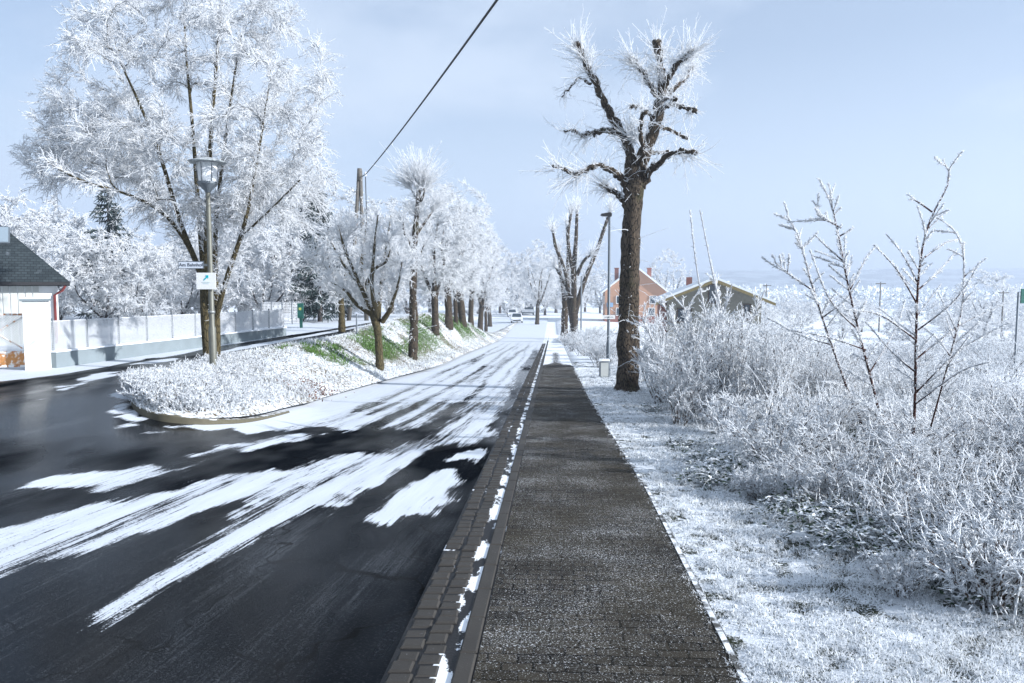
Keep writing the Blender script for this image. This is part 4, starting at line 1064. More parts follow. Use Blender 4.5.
rng = RS(66); gm = MB(); nt_ = 23000
y = 2.4+26*rng.uniform(0, 1, nt_)**1.8; ce = np.interp(y, [3, 8, 18, 31, 80], [.96, 1.02, .86, .82, .80])+.06
c = ce-.10+.05*fbm(y*2, y*0, 8)+rng.uniform(0, 1, nt_)**1.1*(2.3+.12*y); x = c+K*y
keep = fbm(x*2.4, y*2.4, 4)+rng.uniform(-.15, .15, nt_) > .40; x, y, c, ce = x[keep], y[keep], c[keep], ce[keep]
m_ = 13; hs_ = rng.uniform(.02, .075, len(x))*(.5+1.0*fbm(x*1.3, y*1.3, 14))*np.clip((c-ce)*4+.4, .4, 1)
x, y, c, h = [np.repeat(v, m_) for v in (x, y, c, hs_)]; n = len(x); x = x+rng.normal(size=n)*.022; y = y+rng.normal(size=n)*.022
w = np.clip(.003+.0006*y, .004, .016)*rng.uniform(.7, 1.5, n); h = h*rng.uniform(.6, 1.25, n)
blades(rng, x, y, Zv(x, y, c), h, w, 1.1, 0, gm)
tag(gm.build('frosted_grass', frost_mat('frosted_grass', .36, (.88, .90, .92), (.025, .038, .02), .42, 60)), 'short frosted grass on the verge right of the path', 'grass', kind='stuff')
# rough frosted tufts and green blades on the bank
rng = RS(67); gm = MB()
n = 70000; i = rng.randint(2, nS-60, n); j = rng.randint(1, nU-1, n)
px_ = BX[i, j]+rng.normal(size=(n, 2))*.05; zz_ = BZ[i, j]; g = green[i, j]
kk = (fbm(px_[:, 0]*2, px_[:, 1]*1.2, 71)+rng.uniform(-.2, .2, n) > .45) & (px_[:, 1] < 70)
hh = rng.uniform(.03, .13, n); ww = np.clip(.004+.0006*px_[:, 1], .008, .03)
a_ = kk & (g < .35); blades(rng, px_[a_, 0], px_[a_, 1], zz_[a_], hh[a_], ww[a_], .9, 0, gm)
a_ = (g*rng.uniform(.1, 1, n) > .36) & (px_[:, 1] < 70); blades(rng, px_[a_, 0], px_[a_, 1], zz_[a_], hh[a_]*1.3, ww[a_], .9, 1, gm)
tag(gm.build('bank_grass', [frost_mat('bank_blade', .25, (.80, .83, .86), (.16, .13, .08), .42, 40), M['greengrass']]), 'frosted grass with green patches on the bank between road and side street', 'grass', kind='stuff')
# ground cover shrubs on the nose of the island
rng = RS(68); gm = MB(); n = 6800
s_ = rng.uniform(0, 1, n); i = (14+s_*140).astype(int); j = (nU*(.06+.8*rng.uniform(0, 1, n))).astype(int)
px_ = BX[i, j]+rng.normal(size=(n, 2))*.03; zz_ = BZ[i, j]
keep = (px_[:, 1] < 17.5)&(fbm(px_[:, 0]*1.2, px_[:, 1]*1.2, 6)+.3*rng.uniform(0, 1, n) > .44); px_, zz_ = px_[keep], zz_[keep]; n = len(px_)
hh = rng.uniform(.08, .28, n)*(.5+.8*fbm(px_[:, 0]*.9, px_[:, 1]*.9, 17)); d = rng.normal(size=(n, 3))*[.45, .45, 0]
P = np.concatenate([px_, zz_[:, None]-.02], 1)[:, None]+np.array([0, 0, 1.])*hh[:, None, None]*s+d[:, None]*hh[:, None, None]*s**1.5
gm.tubes(P, np.linspace(.006, .004, 5)[None].repeat(n, 0), 3)
Q, r1 = sprout(rng, P, 30000, (.04, .13), .25, (.4, 1.1), .2, 0, (.006, .004), 3); gm.tubes(Q, r1, 3); spikes(gm, rng, Q, 50000, (.015, .04), .018)
tag(gm.build('frosted_ground_cover', frost_mat('cover_twig', .3, (.84, .86, .88), (.16, .13, .10), .38, 22)), 'low frosted twiggy ground cover filling the kerbed island nose', 'ground cover', kind='stuff')
rng = RS(69); gm = MB(); n = 420; p = gp(299, 404); q = gp(325, 397)
f = rng.uniform(0, 1, (n, 1)); pp = p[None, :2]*(1-f)+q[None, :2]*f+rng.normal(size=(n, 2))*[.25, .22]; a = norm(rng.normal(size=(n, 3))); b2 = norm(np.cross(a, rng.normal(size=(n, 3))))
zc = np.array([Zt(*v) for v in pp])+rng.uniform(.02, .18, n); cc3 = np.concatenate([pp, zc[:, None]], 1); l = rng.uniform(.015, .04, n)[:, None]
gm.add(np.stack([cc3-a*l, cc3+b2*l*.5, cc3+a*l, cc3-b2*l*.5], 1), np.arange(n*4).reshape(-1, 4), 0, False)
tag(gm.build('dead_leaves', M['deadleaf']), 'patch of rust-brown dead leaves at the right tip of the ground cover', 'leaves', kind='stuff')

# ------------------------------------------------------------------ street furniture
def text_mesh(s, size, mat, parent, loc, name='lettering'):
    cu = bpy.data.curves.new('t', 'FONT'); cu.body = s; cu.size = size; cu.align_x = 'CENTER'; cu.align_y = 'CENTER'; cu.extrude = .0015; cu.offset = .0006
    o = bpy.data.objects.new('t', cu); C.objects.link(o); bpy.context.view_layer.update()
    me = bpy.data.meshes.new_from_object(o.evaluated_get(bpy.context.evaluated_depsgraph_get())); bpy.data.objects.remove(o)
    me.materials.clear(); me.materials.append(mat); me.name = name
    t = link(name, me, parent); t.location = loc; t.rotation_euler = (PI/2, 0, 0); return t

b = at(213.5, 371, 15.6); b[2] = Zt(b[0], b[1])
topz = at(206, 157, 15.6)[2]-b[2]; S = 15.6/F
lamp = thing('street_lamp', 'post-top street lamp with glass lantern and wide disc hat on the island', 'street lamp', b)
p = MB(); p.lathe([(.075, -.05), (.075, .9), (.056, .95), (.048, topz-1.05), (.042, topz-.95), (.042, topz-.62)], S=16); p.build('pole', M['lamp_pole'], lamp)
g = MB(); g.lathe([(.05, topz-.72), (.075, topz-.68), (.19, topz-.56), (.205, topz-.52), (.19, topz-.50), (.0, topz-.50)], S=24); g.build('lantern_base', M['grey_metal'], lamp)
g = MB(); g.lathe([(.175, topz-.50), (.205, topz-.12), (.19, topz-.11)], S=24); gl = g.build('lantern_glass', M['lamp_glass'], lamp)
g = MB(); [g.box((.197*math.cos(a), .197*math.sin(a), topz-.31), (.014, .014, .38), rz=a) for a in np.arange(6)*PI/3+.3]; g.build('lantern_bars', M['grey_metal'], gl)
g = MB(); g.lathe([(.385, topz-.115), (.39, topz-.105), (.37, topz-.09), (.16, topz-.03), (.0, topz)], S=32); g.lathe([(.0, topz-.108), (.385, topz-.115)], S=32); g.build('disc_hat', plain('frosted_hat', (.36, .39, .40), .5, .3, frost=.05), lamp)
g = MB()
for zz_ in (at(0, 312, 15.6)[2]-b[2],): g.lathe([(.066, zz_-.03), (.07, zz_-.03), (.07, zz_+.03), (.066, zz_+.03)], S=16)
g.build('clamp_band', M['galv'], lamp)
zc = at(0, 265, 15.6)[2]-b[2]
sg = thing('street_sign', 'narrow white street name plate with dark lettering clamped to the lamp post', 'street sign', b+np.array([0, 0, zc]))
pl = MB(); x0, x1 = (180-210.5)*S, (204.5-210.5)*S; pw = x1-x0; pc_ = (x0+x1)/2
pl.box((pc_, -.04, 0), (pw, .012, .135)); plate = pl.build('plate', plain('sign_enamel', (.62, .66, .72), .4, var=.05, bump=0), sg)
fb = MB()
for zf in (-.0705, .0705): fb.box((pc_, -.04, zf), (pw+.012, .02, .012))
for xf in (x0-.004, x1+.004): fb.box((xf, -.04, 0), (.012, .02, .129))
fb.build('frame', M['grey_metal'], sg)
text_mesh('Am Bahnhof', .098, M['ink'], sg, (pc_, -.048, 0))
br_ = MB(); br_.box(((x1+.03)/2+.012, -.0, .0), (abs(.05-x1), .03, .05)); br_.build('bracket', M['galv'], sg)
zc = at(0, 281, 15.6)[2]-b[2]; xc = (209-212)*S
sg = thing('route_sign', 'square white sign with a small turquoise arrow pointing up right on the lamp post', 'sign', b+np.array([xc, -.08, zc]))
pl = MB(); pl.box((0, 0, 0), (.40, .012, .34)); pl.build('plate', M['white_paint'], sg)
ar = MB(); ar.prism([(-.05, -.035), (-.035, -.05), (.03, .015), (.05, -.008), (.055, .06), (-.012, .055), (.012, .032)][::-1], -.0125, -.0085)
a_ = ar.build('arrow', M['cyan'], sg); a_.location = (.0, 0, .06)
ar = MB()
for zf, wf in ((-.02, .16), (-.05, .12)): ar.box((0, -.0105, zf), (wf, .004, .010))
ar.build('text_lines', plain('pale_print', (.55, .70, .72), .5, bump=0), sg)
br_ = MB(); br_.box((-xc, .045, .05), (.08, .07, .03)); br_.box((-xc, .045, -.05), (.08, .07, .03)); br_.build('bracket', M['galv'], sg)

# tall lamp on the right
b = at(608, 378, 25.2); b[2] = Zg(b[0], b[1])
tz = at(608, 215, 25.2)[2]-b[2]
lm = thing('street_lamp', 'tall grey street lamp with a flat dark head left of the path tree', 'street lamp', b)
p = MB(); p.lathe([(.075, -.05), (.07, 1.1), (.05, 1.15), (.042, tz-.05), (.036, tz+.02), (0, tz+.025)], S=14); p.build('pole', M['grey_metal'], lm)
hd = MB(); hd.prism([(-.30, -.02), (-.02, -.06), (.06, -.05), (.07, .05), (-.05, .08), (-.28, .04)], -.09, .09); h_ = hd.build('lamp_head', M['black'], lm); h_.location = (0, 0, tz+.0)
hd = MB(); hd.box((-.17, 0, -.055), (.2, .13, .012)); hd.build('lamp_glass', M['lamp_glass'], h_)
zc = at(0, 317, 25.2)[2]-b[2]
sp_ = thing('small_plate', 'small pale notice plate clamped on the tall lamp post', 'sign', b+np.array([0, -.06, zc]))
pl = MB(); pl.box((0, 0, 0), (.42, .012, .13)); pl.build('plate', M['white_paint'], sp_); pl = MB(); pl.box((0, .0, 0), (.03, .05, .05)); pl.box((0, -.008, 0), (.3, .004, .02), 0); pl.build('clamp', M['galv'], sp_)
bb = at(604, 378, 24.2); bb[2] = Zg(bb[0], bb[1])
cb = thing('utility_cabinet', 'low frosted grey cabinet at the foot of the tall lamp post', 'cabinet', bb)
q = MB(); q.box((0, 0, .28), (.30, .26, .60)); q.build('body', plain('pale_cabinet', (.22, .24, .26), .7, var=.15, frost=.15), cb)
q = MB(); q.box((0, -.01, .60), (.36, .32, .05), taper=.9); q.build('lid', M['roofsnow'], cb); q = MB(); q.box((0, -.134, .29), (.24, .008, .46)); q.build('door', M['cladding'], cb)
# slim posts
def post(px, ytop, D, label, r=.03, base=None, name='metal_post', cat='post', py=340):
    x = at(px, py, D)[0]; z = Zt(x, D); t = at(px, ytop, D)[2]-z
    p = MB(); p.lathe([(r*1.6, -.02), (r*1.6, .06), (r, .09), (r, t-.03), (r*.6, t), (0, t)], S=10)
    return tag(p.build(name, M['grey_metal']), label, cat), (x, D, z, t)
o, (x, D, z, t_) = post(581, 276, 57, 'slim grey lamp post in front of the forked dark tree', .06); o.location = (x, D, z)
o, (x, D, z, t_) = post(357, 314, 28.0, 'thin dark marker post beside the side street', .03); o.location = (x, D, z)
o, (x, D, z, t_) = post(1016, 292, 26, 'slender dark post with crossbar near the right edge', .035); o.location = (x, D, z)
gbx = thing('green_sign', 'small dark green panel on the post at the right edge', 'sign', (x+.26, D, z+t_-.14)); q = MB(); q.box((0, 0, 0), (.34, .06, .5)); q.build('panel', M['greenbox'], gbx); q = MB(); q.box((-.2, 0, .0), (.16, .03, .03)); q.build('bracket', M['grey_metal'], gbx)
# green box on a post at the fence end
x, D = at(301, 315, 31)[0], 31.; z = Zg(x, D); h_ = at(0, 304, 31)[2]-z
gp_ = thing('green_post_box', 'dark green box post standing at the end of the white fence', 'post', (x, D, z))
q = MB(); q.box((0, 0, h_*.5), (.10, .10, h_)); q.build('post', M['greenbox'], gp_)
q = MB(); q.box((.0, -.06, h_*.72), (.24, .12, h_*.62), taper=.96); q.build('box', M['greenbox'], gp_)
q = MB(); q.box((0, -.125, h_*.8), (.10, .008, .10)); q.build('label_plate', plain('yellow_plate', (.55, .60, .15), .5, bump=0), gp_)

# A-frame utility pole and overhead cable
D = 37.; b = np.array([at(357, 300, D)[0], D, 0]); b[2] = Zg(b[0], b[1])
def loc(px, py): return at(px, py, D)-b
up = thing('utility_pole', 'wooden A-frame utility pole rising behind the nearest row tree', 'utility pole', b)
for e in ((349, 345), (367, 345)):
    q = MB(); P = np.array([loc(*e), loc((e[0]+359)/2, 260), loc(359 if e[0] < 357 else 360.5, 170)]); P[0, 2] = -.1; q.tubes(P, np.array([.11, .095, .085]), 12, cap=True); q.build('leg', M['wood_pole'], up)
q = MB(); q.tubes(np.array([loc(359.5, 181), loc(359.5, 168.5)]), np.array([.125, .11]), 12, cap=True); q.build('cap', M['wood_pole'], up)
q = MB(); q.tubes(np.array([loc(360, 178), loc(363, 176), loc(365.5, 174)]), np.array([.025]*3), 6); ia = q.build('insulator_arm', M['grey_metal'], up)
q = MB(); q.lathe([(.03, -.1), (.06, -.06), (.04, 0), (.06, .05), (.02, .1)], loc(365.5, 174), S=10); q.build('insulator', M['lamp_glass'], ia)
q = MB(); q.tubes(np.array([loc(365.5, 177), loc(366.5, 215), loc(367, 250)]), np.array([.022]*3), 5); q.build('down_cable', M['black'], up)
A = at(365.5, 174.5, D); B_ = at(497, 0, 13.0); E_ = A+(B_-A)*1.9
s_ = np.linspace(0, 1, 40)[:, None]; P = A*(1-s_)+E_*s_; P[:, 2] -= (4*s_*(1-s_))[:, 0]*.35
o_ = .35*4*(1/1.9)*(1-1/1.9); P[:, 2] += o_*s_[:, 0]*1.9
q = MB(); q.tubes(P, np.full(40, .024), 6); tag(q.build('overhead_cable', M['black']), 'thick black overhead cable running from the wooden utility pole', 'cable')

# ------------------------------------------------------------------ fence, gate, pillar and house on the left
pA = gp(53, 368); pB = gp(284, 335.5)
fd = pB-pA; fl = np.linalg.norm(fd[:2]); fa = math.atan2(fd[1], fd[0])
fz = lambda t: (pA[2]*(1-t)+pB[2]*t)
fn = thing('mesh_fence', 'white frosted wire mesh fence on a low grey wall along the side street', 'fence', pA, fa)
wh = .34; mh0, mh1 = 1.02, .90
q = MB(); q.prism([(0, -.3), (fl, -.3), (fl, wh*.8), (0, wh)], -.09, .09); q.build('low_wall', M['concrete'], fn)
q = MB(); q.prism([(-.01, wh+.003), (fl+.01, wh*.8+.003), (fl+.01, wh*.8+.04), (-.01, wh+.04)], -.11, .11); q.build('wall_cap', M['roofsnow'], fn)
npst = 10
for k in range(npst+1):
    xk = fl*k/npst; q = MB(); q.lathe([(.022, .2), (.022, mh0+.02-(mh0-mh1)*k/npst+.04), (0, mh0+.07-(mh0-mh1)*k/npst)], (min(max(xk, .03), fl-.03), 0, 0), S=8); q.build('post', M['grey_metal'], fn)
q = MB(); lines = []
st_ = .052; hm = mh0-wh
for sgn_ in (1, -1):
    x0s = np.arange(-hm, fl+hm, st_)
    for x0 in x0s:
        a, c = x0, x0+sgn_*hm; z0, z1 = wh+.04, mh0
        p0, p1 = np.array([a, .012*sgn_, z0]), np.array([c, .012*sgn_, z1])
        # clip to the length
        if max(a, c) < 0 or min(a, c) > fl: continue
        ts = [0, 1]
        for lim, hi in ((0, False), (fl, True)):
            if (a-lim)*(c-lim) < 0:
                tt = (lim-a)/(c-a)
                if (a < lim) != hi: ts[0] = max(ts[0], tt)
                else: ts[1] = min(ts[1], tt)
        p0, p1 = p0+(p1-p0)*ts[0], p0+(p1-p0)*ts[1]
        for pt in (p0, p1): pt[2] -= (wh*.2 if pt is p0 else .12)*0+.11*pt[0]/fl*(pt[2]/mh0)
        lines.append([p0, (p0+p1)/2, p1])
lines = np.array(lines); q.tubes(lines, np.full(lines.shape[:2], .0094), 3)
q.tubes(np.array([[[0, 0, mh0], [fl/2, 0, mh0-.055], [fl, 0, mh1]]]), np.full((1, 3), .012), 5)
spikes(q, RS(3), lines, 12000, (.02, .045), .018)
q.build('mesh_panel', M['frost'], fn)
# far fence continuing behind
pC = at(262, 322, 33); pC[2] = Zg(pC[0], pC[1]); pD = at(302, 320, 34)
ff = thing('mesh_fence', 'short pale wire fence set back between the white fence and the green box', 'fence', pC, math.atan2(pD[1]-pC[1], pD[0]-pC[0]))
l2 = np.linalg.norm((pD-pC)[:2])
for k in range(5):
    q = MB(); q.lathe([(.025, 0), (.025, 1.0), (0, 1.02)], (l2*k/4, 0, 0), S=8); q.build('post', M['grey_metal'], ff)
q = MB(); g_ = np.array([[[x, 0, .05], [x, 0, .5], [x, 0, .95]] for x in np.arange(0, l2, .06)]); q.tubes(g_, np.full(g_.shape[:2], .014), 3); g2 = np.array([[[0, 0, z], [l2/2, 0, z], [l2, 0, z]] for z in np.arange(.08, 1, .07)]); q.tubes(g2, np.full(g2.shape[:2], .014), 3); q.build('mesh_panel', M['frost'], ff)

# pillar
b = gp(39, 369); S = b[1]/F; hp = at(39, 301, b[1])[2]-b[2]
pi = thing('gate_pillar', 'white rendered gate pillar with a flat grey cap beside the rusty gate', 'pillar', b, .42)
q = MB(); q.box((0, 0, hp/2-.1), (.44, .40, hp+.2)); q.build('shaft', M['plaster'], pi)
q = MB(); q.box((0, 0, hp+.025), (.52, .48, .05)); q.box((0, 0, hp+.062), (.5, .46, .03), 1); q.build('cap', [M['concrete'], M['roofsnow']], pi)
# gate
ge = gp(32, 369); gw = 2.6; S = ge[1]/F
gt = thing('driveway_gate', 'white diagonal-braced driveway gate with rusty orange lower panel', 'gate', ge, .16)
zt = at(20, 314, ge[1])[2]-ge[2]
q = MB()
for xx_ in (-.03, -gw): q.box((xx_, 0, zt/2+.04), (.05, .05, zt-.02))
for zz_ in (.07, .37, zt-.01): q.box((-gw/2-.015, 0, zz_), (gw-.08, .04, .045))
q.build('frame', M['rustwhite'], gt)
q = MB(); q.box((-gw/2-.015, 0, .22), (gw-.09, .02, .25)); q.build('lower_panel', M['rust'], gt)
q = MB()
for x0, x1 in ((-.06, -1.25), (-1.25, -.06), (-1.35, -gw+.04), (-gw+.04, -1.35)):
    q.tubes(np.array([[x0, -.06, .4], [(x0+x1)/2, -.06, (.4+zt)/2], [x1, -.06, zt-.03]]), np.full(3, .017), 6)
q.build('brace', M['rustwhite'], gt)
q = MB(); L_ = []
for sg_ in (1, -1):
    for x0 in np.arange(-gw-.7, .7, .055):
        h_ = zt-.42
        a, c = x0, x0+sg_*h_; lo_, hi_ = -gw+.03, -.05
        t0_, t1_ = 0, 1
        for lim in (lo_, hi_):
            if (a-lim)*(c-lim) < 0:
                tt = (lim-a)/(c-a)
                ins = (a > lo_ and a < hi_)
                if ins: t1_ = min(t1_, tt)
                else:
                    if lo_ < c < hi_: t0_ = max(t0_, tt)
        if (a <= lo_ and c <= lo_) or (a >= hi_ and c >= hi_) or (t0_ >= t1_): continue
        f = lambda t: [a+(c-a)*t, -.005*sg_-.03, .4+h_*t]
        L_.append([f(t0_), f((t0_+t1_)/2), f(t1_)])
L_ = np.array(L_); q.tubes(L_, np.full(L_.shape[:2], .006), 3); q.build('wire_mesh', M['frost'], gt)

# house at the left edge
D = 23.; cor = at(70, 283, D)
hb_ = np.array([cor[0], cor[1], Zg(cor[0], cor[1])-.55]); ez = at(70, 282, D)[2]-hb_[2]
hs = thing('white_house', 'white house with a steep dark slate roof at the left edge', 'house', hb_, math.radians(31))
W, Dp = 9., 8.
# local: front wall along -x from the corner, depth along +y
q = MB(); q.box((-W/2-.35, Dp/2+.35, ez/2), (W, Dp, ez)); q.build('wall', M['plaster'], hs)
q = MB()
P8 = np.array([[.0, 0, ez], [-W-.7, 0, ez], [-W-.7, Dp+.7, ez], [0, Dp+.7, ez]]); rh = 4.35
rd = np.array([[-(Dp+.7)/2, (Dp+.7)/2, ez+rh], [-W-.7+(Dp+.7)/2, (Dp+.7)/2, ez+rh]])
V = np.concatenate([P8, rd, P8-[0, 0, .12]])
q.add(V, [[0, 4, 5, 1], [2, 5, 4, 3]], 0, False); q.F.append((np.array([[3, 4, 0], [1, 5, 2]]), 0, False)); q.F.append((np.array([[0, 1, 7, 6], [1, 2, 8, 7], [2, 3, 9, 8], [3, 0, 6, 9], [6, 7, 8, 9]]), 0, False))
rf = q.build('roof', M['slate'], hs)
# skylight on the front slope
sl = math.atan2(rh, (Dp+.7)/2)
q = MB(); q.box((0, 0, 0), (.50, .75, .07)); sk_ = q.build('skylight', M['grey_metal'], rf); q = MB(); q.box((0, 0, .04), (.42, .67, .02)); q.build('pane', NT('skylight_glass').set((.22, .27, .31), .1, .5).m, sk_)
sk_.location = (-1.78, 1.38, ez+1.38*math.tan(sl)+.05); sk_.rotation_euler = (sl, 0, 0)
q = MB()
q.box((-W/2-.35, -.03, ez-.05), (W+.7, .12, .10)); gt_ = q.build('gutter', M['black'], hs)
q = MB(); q.tubes(np.array([[-.12, -.02, ez-.1], [-.2, .05, ez-.25], [-.42, .27, ez-.4], [-.42, .27, .05]]), np.full(4, .04), 8); q.build('downpipe', M['rustpipe'], hs)
q = MB(); [q.box((-.9-.19*k, .335, ez*.5), (.15, .03, ez*.98)) for k in range(11)]; q.build('cladding', M['cladding'], hs)
for xw, w_ in ((-3.25, .5), (-4.6, .8)):
    q = MB(); q.box((xw, .34, ez*.52), (w_, .05, 1.15)); wf = q.build('window', M['white_paint'], hs); q = MB(); q.box((xw, .31, ez*.52), (w_-.12, .02, 1.0)); q.build('pane', M['glass'], wf)
q = MB(); q.box((-.95, .25, .95), (.3, .2, .35)); q.build('meter_box', M['concrete'], hs)

# ------------------------------------------------------------------ houses on the right
def roof_prism(q, w, dep, z0, rise, over, th, mi=0):
    """gable roof, ridge along y, two thick slopes"""
    for s in (1, -1):
        a = np.array([0, z0+rise]); b = np.array([s*(w/2+over), z0-over*rise/(w/2)])
        n_ = np.array([-(b-a)[1], (b-a)[0]]); n_ = n_/np.linalg.norm(n_); n_ = n_ if n_[1] > 0 else -n_
        pl_ = [tuple(a), tuple(b), tuple(b+n_*th), tuple(a+np.array([0, th/abs(n_[1])]))]
        if s == 1: pl_ = pl_[::-1]
        q.prism(pl_, -over, dep+over, mi)
# orange house
D = 120.; b = at(635, 318, D); b[2] = Zg(b[0], D)-.1; S = D/F
oh = thing('orange_house', 'orange rendered gable house with a snowy roof behind the path tree', 'house', b, -.09)
w, dep = 9.6, 10; ez = at(0, 291, D)[2]-b[2]; rise = at(0, 267, D)[2]-b[2]-ez
q = MB(); q.prism([(-w/2, 0), (w/2, 0), (w/2, ez), (0, ez+rise), (-w/2, ez)], 0, dep); q.build('wall', M['orange'], oh)
q = MB(); q.box((0, dep/2, .55), (w+.06, dep+.06, 1.3)); q.build('plinth', M['brickred'], oh)
q = MB(); roof_prism(q, w, dep, ez, rise, .45, .22); rf = q.build('roof', M['roofsnow'], oh)
for cx_, cy_ in ((-2.8, 4), (2.6, 5)):
    q = MB(); q.box((cx_, cy_, ez+rise*.42+.9), (.65, .65, 2.3)); q.box((cx_, cy_, ez+rise*.42+2.1), (.8, .8, .14)); q.build('chimney', M['brickred'], rf)
for xw, zw in ((-2.5, 1.9), (.0, 1.9), (2.6, 1.9), (-2.5, ez-1.4), (2.8, ez-1.4), (0, ez-1.2)):
    q = MB()
    for dx, dz, sx, sz in ((-.5, 0, .1, 1.3), (.5, 0, .1, 1.3), (0, .6, .9, .1), (0, -.6, .9, .1)): q.box((xw+dx, -.05, zw+dz), (sx, .12, sz))
    wf = q.build('window', M['white_paint'], oh); q = MB(); q.box((xw, -.02, zw), (.89, .03, 1.09)); q.build('pane', M['glass'], wf)
for yw in (2.5, 6, 9.5):
    q = MB()
    for dy, dz, sy, sz in ((-.5, 0, .1, 1.3), (.5, 0, .1, 1.3), (0, .6, .9, .1), (0, -.6, .9, .1)): q.box((-w/2-.05, yw+dy, ez-1.5+dz), (.12, sy, sz))
    wf = q.build('window', M['white_paint'], oh); q = MB(); q.box((-w/2-.02, yw, ez-1.5), (.03, .89, 1.09)); q.build('pane', M['glass'], wf)
q = MB(); q.box((-4.0, -.12, 3.0), (1.0, .1, .7)); q.build('wall_sign', plain('blue_sign', (.25, .38, .55), .5), oh)
# ochre bungalow
D = 60.; b = at(713, 345, D); b[2] = Zg(b[0], D)-.2; S = D/F
yh = thing('ochre_bungalow', 'low ochre gable bungalow with snow on its shallow roof right of the path tree', 'house', b, -.17)
w, dep = 7.3, 9; ez = at(0, 299, D)[2]-b[2]+.1; rise = at(0, 279, D)[2]-b[2]-ez
q = MB(); q.prism([(-w/2, 0), (w/2, 0), (w/2, ez), (0, ez+rise), (-w/2, ez)], 0, dep); q.build('wall', M['ochre'], yh)
q = MB(); roof_prism(q, w, dep, ez, rise, .95, .16); rf = q.build('roof', M['roofsnow'], yh)
q = MB()
for s in (1, -1):
    a = np.array([0, ez+rise]); e = np.array([s*(w/2+.93), ez-.93*rise/(w/2)])
    q.prism([tuple(a-[0, .26]), tuple(e-[0, .22]), tuple(e-[0, .005]), tuple(a-[0, .005])] if s == -1 else [tuple(a-[0, .26]), tuple(a-[0, .005]), tuple(e-[0, .005]), tuple(e-[0, .22])], -.98, -.90)
q.build('bargeboard', M['ochreboard'], rf)
for xw, zw, ww_, hh_ in ((-.15, ez+.3, .55, 1.5), (2.55, ez-1.1, .5, 1.2), (-2.3, ez-1.4, 1.1, 1.1)):
    q = MB()
    for dx, dz, sx, sz in ((-ww_/2, 0, .08, hh_), (ww_/2, 0, .08, hh_), (0, hh_/2, ww_+.08, .08), (0, -hh_/2, ww_+.08, .08)): q.box((xw+dx, -.04, zw+dz), (sx, .1, sz))
    wf = q.build('window', M['darkwood'], yh); q = MB(); q.box((xw, -.015, zw), (ww_-.08, .03, hh_-.08)); q.build('pane', M['glass'], wf)
q = MB(); q.box((-w/2-.30, dep/2+.6, ez/2-.3), (.58, dep-1.4, ez-.6)); q.build('side_porch', M['brickred'], yh)
q = MB(); q.box((-1.5, 7.5, ez+rise*.6+.3), (.5, .5, 1.0)); q.build('chimney', M['brickred'], rf)

# distant poles in the valley
for k, (px, pt, D, lab) in enumerate([(766, 284, 130, 'distant small T-shaped pole beside the ochre bungalow'), (880, 282, 120, 'distant T-shaped pole in the valley behind the middle sapling'), (1003, 291, 110, 'distant pole in the valley near the right edge')]):
    x = at(px, 300, D)[0]; z = Zg(x, D); h_ = at(px, pt, D)[2]-z
    o = thing('distant_pole', lab, 'pole', (x, D, z)); q = MB(); q.lathe([(.13, -.1), (.09, h_), (0, h_+.02)], S=8); q.build('shaft', M['wood_pole'], o); q = MB(); q.box((0, -.1, h_-.25), (1.6, .1, .14)); q.build('crossbar', M['wood_pole'], o)

# ------------------------------------------------------------------ vehicles at the far end
def car(px, D, label, col):
    x = at(px, 320, D)[0]; z = Zg(x, D)+.02
    t = thing('parked_car', label, 'car', (x, D, z), .02)
    prof = [(0, .35), (.05, .62), (.9, .82), (1.0, .86), (1.65, 1.40), (2.9, 1.44), (3.7, .98), (4.15, .92), (4.2, .38), (3.9, .25), (.3, .25)]
    q = MB(); n_ = len(prof)
    xs = [(-.85, 1.0), (-.80, 1.), (.80, 1.), (.85, 1.)]
    Vv = np.array([[[sx*(1-.17*max(0, (pz-.85)/.6)), py_, pz] for py_, pz in prof] for sx in (-.86, -.80, .80, .86)])
    Vc = np.concatenate([Vv, Vv[:, :1]], 1); q.grid(Vc, sm=False)
    q.F.append((np.array([np.arange(n_)[::-1]]), 0, False)); q.F.append((np.array([3*(n_+1)+np.arange(n_)]), 0, False))
    q.build('body', col, t)
    q = MB(); q.add([[-.70, 1.0, .89], [.70, 1.0, .89], [.60, 1.60, 1.375], [-.60, 1.60, 1.375]]+[[-.70, .98, .90], [.70, .98, .90], [.60, 1.58, 1.385], [-.60, 1.58, 1.385]], [[4, 5, 6, 7], [0, 3, 2, 1], [0, 1, 5, 4], [1, 2, 6, 5], [2, 3, 7, 6], [3, 0, 4, 7]], 0, False); q.build('windscreen', M['glass'], t)
    for s in (-1, 1):
        q = MB(); q.box((s*.62, -.01, .62), (.28, .06, .14)); q.build('headlight', M['lamp_glass'], t)
        for yw in (.8, 3.3):
            q = MB(); an = np.arange(16)*2*PI/16; ring = np.array([[[s*.78+dx, yw+.30*math.cos(a), .30+.30*math.sin(a)] for a in list(an)+[0]] for dx in (-.09, .09)]); q.grid(ring); q.F.append((np.array([np.arange(16)]), 0, False)); q.F.append((np.array([17+np.arange(16)]), 0, False)); q.build('wheel', M['black'], t)
    q = MB(); q.box((0, -.02, .42), (1.1, .06, .14)); q.build('grille', M['black'], t)
car(517, 112, 'small white car parked on the snow at the far end of the road', M['carpaint'])
